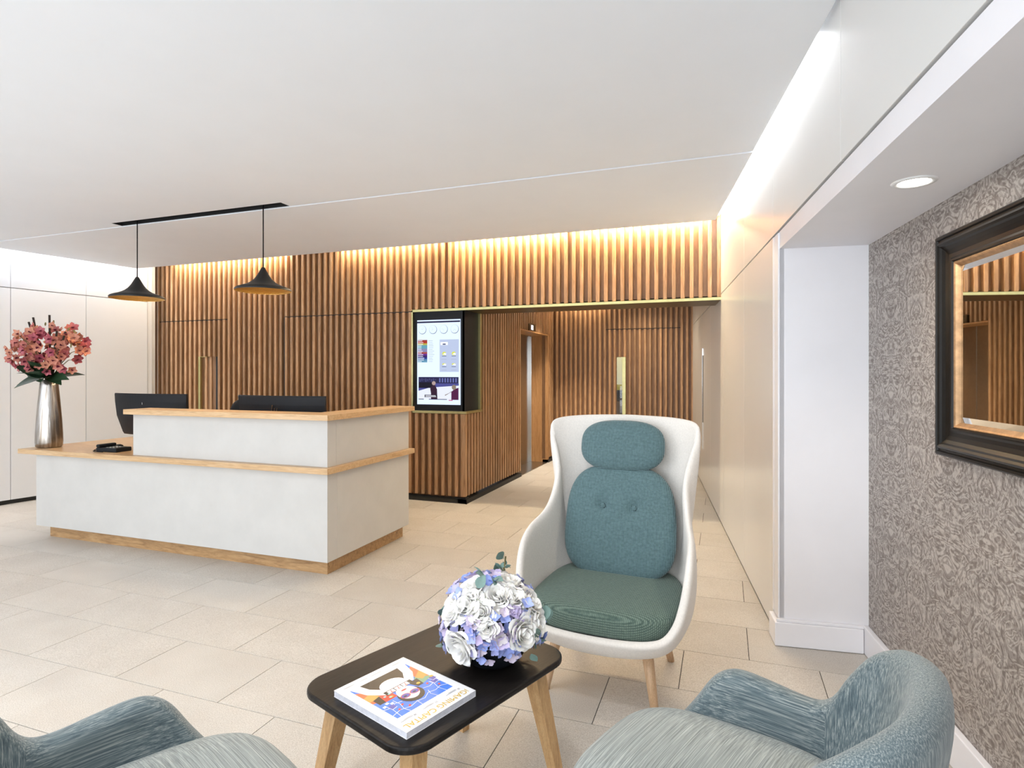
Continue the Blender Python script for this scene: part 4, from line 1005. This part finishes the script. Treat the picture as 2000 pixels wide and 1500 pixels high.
def wline(pts, w=0.006, m=WHITE):
    L, R_ = [], []
    for i, (u, v_) in enumerate(pts):
        a, b_ = pts[max(i-1, 0)], pts[min(i+1, len(pts)-1)]
        dx, dy = b_[0]-a[0], b_[1]-a[1]; l = math.hypot(dx, dy) or 1
        L.append((u-dy/l*w/2, v_+dx/l*w/2)); R_.append((u+dy/l*w/2, v_-dx/l*w/2))
    mpoly(L+R_[::-1], m)
for pts in ([(0.10, 0.72), (0.18, 0.69), (0.27, 0.71), (0.36, 0.69), (0.46, 0.735), (0.56, 0.72), (0.66, 0.74), (0.78, 0.71), (0.90, 0.735)],
            [(0.10, 0.62), (0.18, 0.60), (0.26, 0.62), (0.34, 0.60)], [(0.66, 0.62), (0.74, 0.60), (0.82, 0.63), (0.90, 0.61)],
            [(0.20, 0.55), (0.19, 0.62), (0.22, 0.70), (0.20, 0.79)], [(0.33, 0.66), (0.36, 0.72), (0.34, 0.79)], [(0.55, 0.71), (0.56, 0.79)], [(0.72, 0.55), (0.71, 0.64), (0.74, 0.72), (0.72, 0.79)], [(0.84, 0.56), (0.83, 0.66), (0.85, 0.79)]):
    wline(pts)
for (u, v_) in ((0.16, 0.66), (0.24, 0.57), (0.70, 0.66), (0.78, 0.70), (0.66, 0.72)): mell(u, v_, 0.018, 0.012, RED, 0.4, 8)
for (u, v_, r_) in ((0.15, 0.58, 0.3), (0.12, 0.53, -0.2), (0.80, 0.62, 0.5)):
    mpoly([(u-0.035, v_-0.03), (u+0.035, v_-0.02), (u+0.03, v_+0.035), (u-0.04, v_+0.025)], VIOLET); wline([(u-0.04, v_+0.03), (u+0.03, v_+0.04), (u+0.04, v_-0.02)], 0.006)
for (u, v_) in ((0.30, 0.50), (0.68, 0.49), (0.10, 0.50)): mell(u, v_, 0.026, 0.016, GOLD)
for (u, v_) in ((0.80, 0.55), (0.86, 0.58), (0.76, 0.58)): mpoly([(u-0.02, v_-0.015), (u+0.02, v_-0.01), (u+0.018, v_+0.018), (u-0.022, v_+0.012)], WHITE)
for (u, v_) in ((0.73, 0.45), (0.66, 0.44), (0.69, 0.49)): mell(u, v_, 0.018, 0.012, ink('teal', (0.3, 0.55, 0.55)), 0, 8)
textmesh('lettering', 'iGAMING CAPITAL', 0.0300, GOLD, cv, (-0.45*MWd, 0.405*MHt, 0.0007), (0, 0, 0), 'LEFT', 0, 0.0, 0.98)
for ox, oy in ((0.0006, 0.0), (0.0003, 0.0005)):
    textmesh('lettering', 'iGAMING CAPITAL', 0.0300, GOLD, cv, (-0.45*MWd+ox, 0.405*MHt+oy, 0.0008+oy*0.2), (0, 0, 0), 'LEFT', 0, 0.0, 0.98)
for (u, num) in ((0.08, '25'), (0.42, '22'), (0.72, '28')):
    textmesh('lettering', num, 0.009, DARK, cv, ((u-0.5)*MWd, 0.352*MHt, 0.0007))
    for q in range(2):
        mpoly([(u+0.05, 0.856-0.013*q), (u+0.21-0.05*q, 0.856-0.013*q), (u+0.21-0.05*q, 0.860-0.013*q), (u+0.05, 0.860-0.013*q)], ink('grey', (0.35, 0.35, 0.36)))
for (u0, u1) in ((0.10, 0.24), (0.40, 0.55), (0.60, 0.70), (0.78, 0.92)): mpoly([(u0, 0.055), (u1, 0.055), (u1, 0.060), (u0, 0.060)], ink('grey', (0.35, 0.35, 0.36)))

# ------------------------------------------------------------------ bowl with roses and hydrangeas
BX, BY = -0.745, 1.865
bowl = lathe('flower_bowl', [(0.0, 0.0), (0.062, 0.0), (0.075, 0.006), (0.105, 0.030), (0.128, 0.070), (0.135, 0.105), (0.133, 0.118), (0.127, 0.118), (0.128, 0.10), (0.10, 0.05), (0.0, 0.03)], M_BLKPLASTIC, None, (BX, BY, 0.4503), 48, close=False)
tag(bowl, 'round black bowl holding the roses on the coffee table', 'bowl')
bq = empty('rose_bouquet', (BX, BY, 0.4503+0.10), label='bouquet of white roses and blue hydrangeas in the black bowl', cat='flowers')
M_ROSE = mat('rose_white', (0.95, 0.935, 0.90), 0.55); b = M_ROSE.node_tree.nodes['Principled BSDF']; b.inputs['Subsurface Weight'].default_value = 0.15; b.inputs['Subsurface Radius'].default_value = (0.01, 0.008, 0.005)
M_FLORET = mat('hydrangea_floret', (0.40, 0.42, 0.70), 0.6); t, b = nt(M_FLORET)
oi = node(t, 'ShaderNodeObjectInfo'); t.links.new(ramp(t, oi.outputs['Random'], [(0.0, (0.22, 0.30, 0.66)), (0.4, (0.36, 0.42, 0.74)), (0.7, (0.50, 0.42, 0.62)), (0.92, (0.62, 0.54, 0.62)), (1.0, (0.60, 0.64, 0.48))]), b.inputs['Base Color'])
M_EUC = plain('eucalyptus_leaf', (0.16, 0.26, 0.23), 0.6, 0.25, 25)
def rose_mesh():
    vs, fs = [], []
    rg = random.Random(3)
    for ring, (cnt, Rk, hk, lip, span) in enumerate([(2, .007, .046, .001, 1.9), (3, .014, .048, .002, 1.15), (3, .022, .048, .004, 1.1), (4, .030, .045, .007, 0.95), (5, .038, .039, .010, 0.85), (5, .044, .030, .013, 0.85)]):
        for k in range(cnt):
            a0 = 2*PI*k/cnt+ring*0.9+rg.uniform(-.15, .15); base = len(vs); nl, nw = 6, 6; hj = hk*rg.uniform(.94, 1.05)
            for j in range(nl+1):
                s_ = j/nl
                for i in range(nw+1):
                    q = -1+2*i/nw
                    top = 1-0.30*abs(q)**2.5
                    ss_ = s_*top
                    r = 0.004+Rk*math.sin(min(1, ss_*1.15)*PI/2)**0.8+lip*max(0, (ss_-0.72)/0.28)**1.6+0.0012*k*0.5
                    z = hj*ss_-lip*0.9*max(0, (ss_-0.80)/0.20)**2
                    a = a0+q*span*(0.35+0.65*math.sin(PI*min(1, 0.2+0.6*s_)))
                    vs.append((r*math.cos(a), r*math.sin(a), z-0.012))
            for j in range(nl):
                for i in range(nw):
                    kk = base+j*(nw+1)+i; fs.append((kk, kk+1, kk+nw+2, kk+nw+1))
    return vs, fs
vs, fs = rose_mesh()
rproto = mk('rose', vs, fs, M_ROSE, bq, smooth=True)
vs, fs, fm = [], [], []
for k in range(4): petalgrid(vs, fs, fm, Matrix.Rotation(PI/2*k, 4, 'Z') @ Matrix.Rotation(0.42, 4, 'X'), 0.022, 0.0165, 0.1, 0.18, 0, 6, 4, rnd=True)
fproto = mk('floret', vs, fs, M_FLORET, bq, smooth=True)
vs, fs, fm = [], [], []
petalgrid(vs, fs, fm, Matrix.Identity(4), 0.045, 0.034, -0.15, 0.08, 0, 6, 4, 0.85)
eproto = mk('leaf', vs, fs, M_EUC, bq, smooth=True)
def place(pr, first, p, d, spin, s):
    o = pr if first else pr.copy()
    if not first: COL.objects.link(o); o.parent = bq
    o.location = p; o.rotation_euler = (Vector(d).to_track_quat('Z', 'Y') @ Matrix.Rotation(spin, 4, 'Z').to_quaternion()).to_euler(); o.scale = (s, s, s)
def dome(az, el, r=0.15):
    d = Vector((math.cos(el)*math.cos(az), math.cos(el)*math.sin(az), math.sin(el))); return Vector((d.x*r*1.06, d.y*r*1.0, 0.035+d.z*r*0.98)), d
DEG = math.radians
bv_ = Vector((0.343, -0.859, 0.382)).normalized(); br_ = Vector((0.9407, 0.3392, 0)); bu_ = (Vector((0, 0, 1))-bv_*bv_.z).normalized()
def facing(dx, dy): return (br_*dx+bu_*dy+bv_*math.sqrt(max(0.0, 1-dx*dx-dy*dy))).normalized()
rdirs = [(facing(dx, dy), s_) for dx, dy, s_ in ((-.80, .25, 1.1), (-.50, .36, 1.1), (-.22, .20, 0.9), (-.40, .72, 1.1), (.10, .55, 1.0), (.42, .52, 1.0), (.38, .84, 1.1), (.80, .42, 1.1), (.90, .0, 1.15), (.62, -.22, 1.1), (-.64, -.52, 1.2), (-.10, -.12, 0.7))]
rdirs += [(Vector(q).normalized(), 1.05) for q in ((0.5, 0.8, 0.25), (-0.3, 0.9, 0.3), (-0.85, 0.45, 0.2), (0.0, 0.5, 0.85))]
rpos = []
for i, (d, s_) in enumerate(rdirs):
    p = Vector((d.x*0.150, d.y*0.142, 0.035+d.z*0.132)); rpos.append(p+d*0.022)
    place(rproto, i == 0, p, d, i*1.3, s_*0.95)
rr = random.Random(5); fpos = []; tries = 0
while len(fpos) < 190 and tries < 20000:
    tries += 1
    az, el = rr.uniform(-PI, PI), rr.uniform(DEG(-24), DEG(85))
    p, d = dome(az, el, rr.uniform(0.130, 0.165))
    if any((p-q).length < 0.046 for q in rpos): continue
    if any((p-q).length < 0.019 for q in fpos): continue
    fpos.append(p)
    d = (d+Vector((rr.uniform(-.4, .4), rr.uniform(-.4, .4), rr.uniform(-.3, .4)))).normalized()
    place(fproto, len(fpos) == 1, p, d, rr.uniform(0, PI), rr.uniform(0.9, 1.35))
for i in range(260):
    dx, dy = rr.uniform(-0.45, 0.55), rr.uniform(-0.60, 0.25); d = facing(dx, dy)
    p = Vector((d.x*0.15, d.y*0.145, 0.035+d.z*0.14))*rr.uniform(0.95, 1.08)
    if any((p-q).length < 0.039 for q in rpos) or any((p-q).length < 0.0165 for q in fpos): continue
    fpos.append(p); d = (d+Vector((rr.uniform(-.4, .4), rr.uniform(-.4, .4), rr.uniform(-.3, .4)))).normalized()
    place(fproto, False, p, d, rr.uniform(0, PI), rr.uniform(0.9, 1.3))
k = 0
for (az, el, r, n_) in ((-140, -22, 0.17, 6), (175, 0, 0.185, 6), (-100, 60, 0.175, 4), (95, 62, 0.20, 5), (-5, -16, 0.165, 4), (20, 15, 0.19, 3), (-60, 75, 0.17, 4), (140, 10, 0.18, 4), (60, 5, 0.17, 4), (-165, -12, 0.16, 3)):
    for i in range(n_):
        p, d = dome(DEG(az+rr.uniform(-12, 12)), DEG(el+rr.uniform(-10, 10)), r+rr.uniform(-0.025, 0.02))
        d = (d*0.4+Vector((rr.uniform(-1, 1), rr.uniform(-1, 1), rr.uniform(-.6, .8)))).normalized()
        place(eproto, k == 0, p, d, rr.uniform(0, 6.2), rr.uniform(0.75, 1.1)); k += 1
# green core so no gap shows through the bouquet
pad('foliage_core', 0.118, 0.118, 0.112, 2, 2, M_LEAF, bq, (0, 0, 0.035), nu=28, nv=16)
tube('sprig', [(0.02, 0.06, 0.10), (0.015, 0.075, 0.19), (0.02, 0.08, 0.235)], 0.003, M_STEM, bq, 6)
for i in range(5):
    place(eproto, False, Vector((0.018, 0.078, 0.18+0.015*i)), Vector((math.cos(2.4*i), math.sin(2.4*i), 0.4)), i*1.1, 0.5)
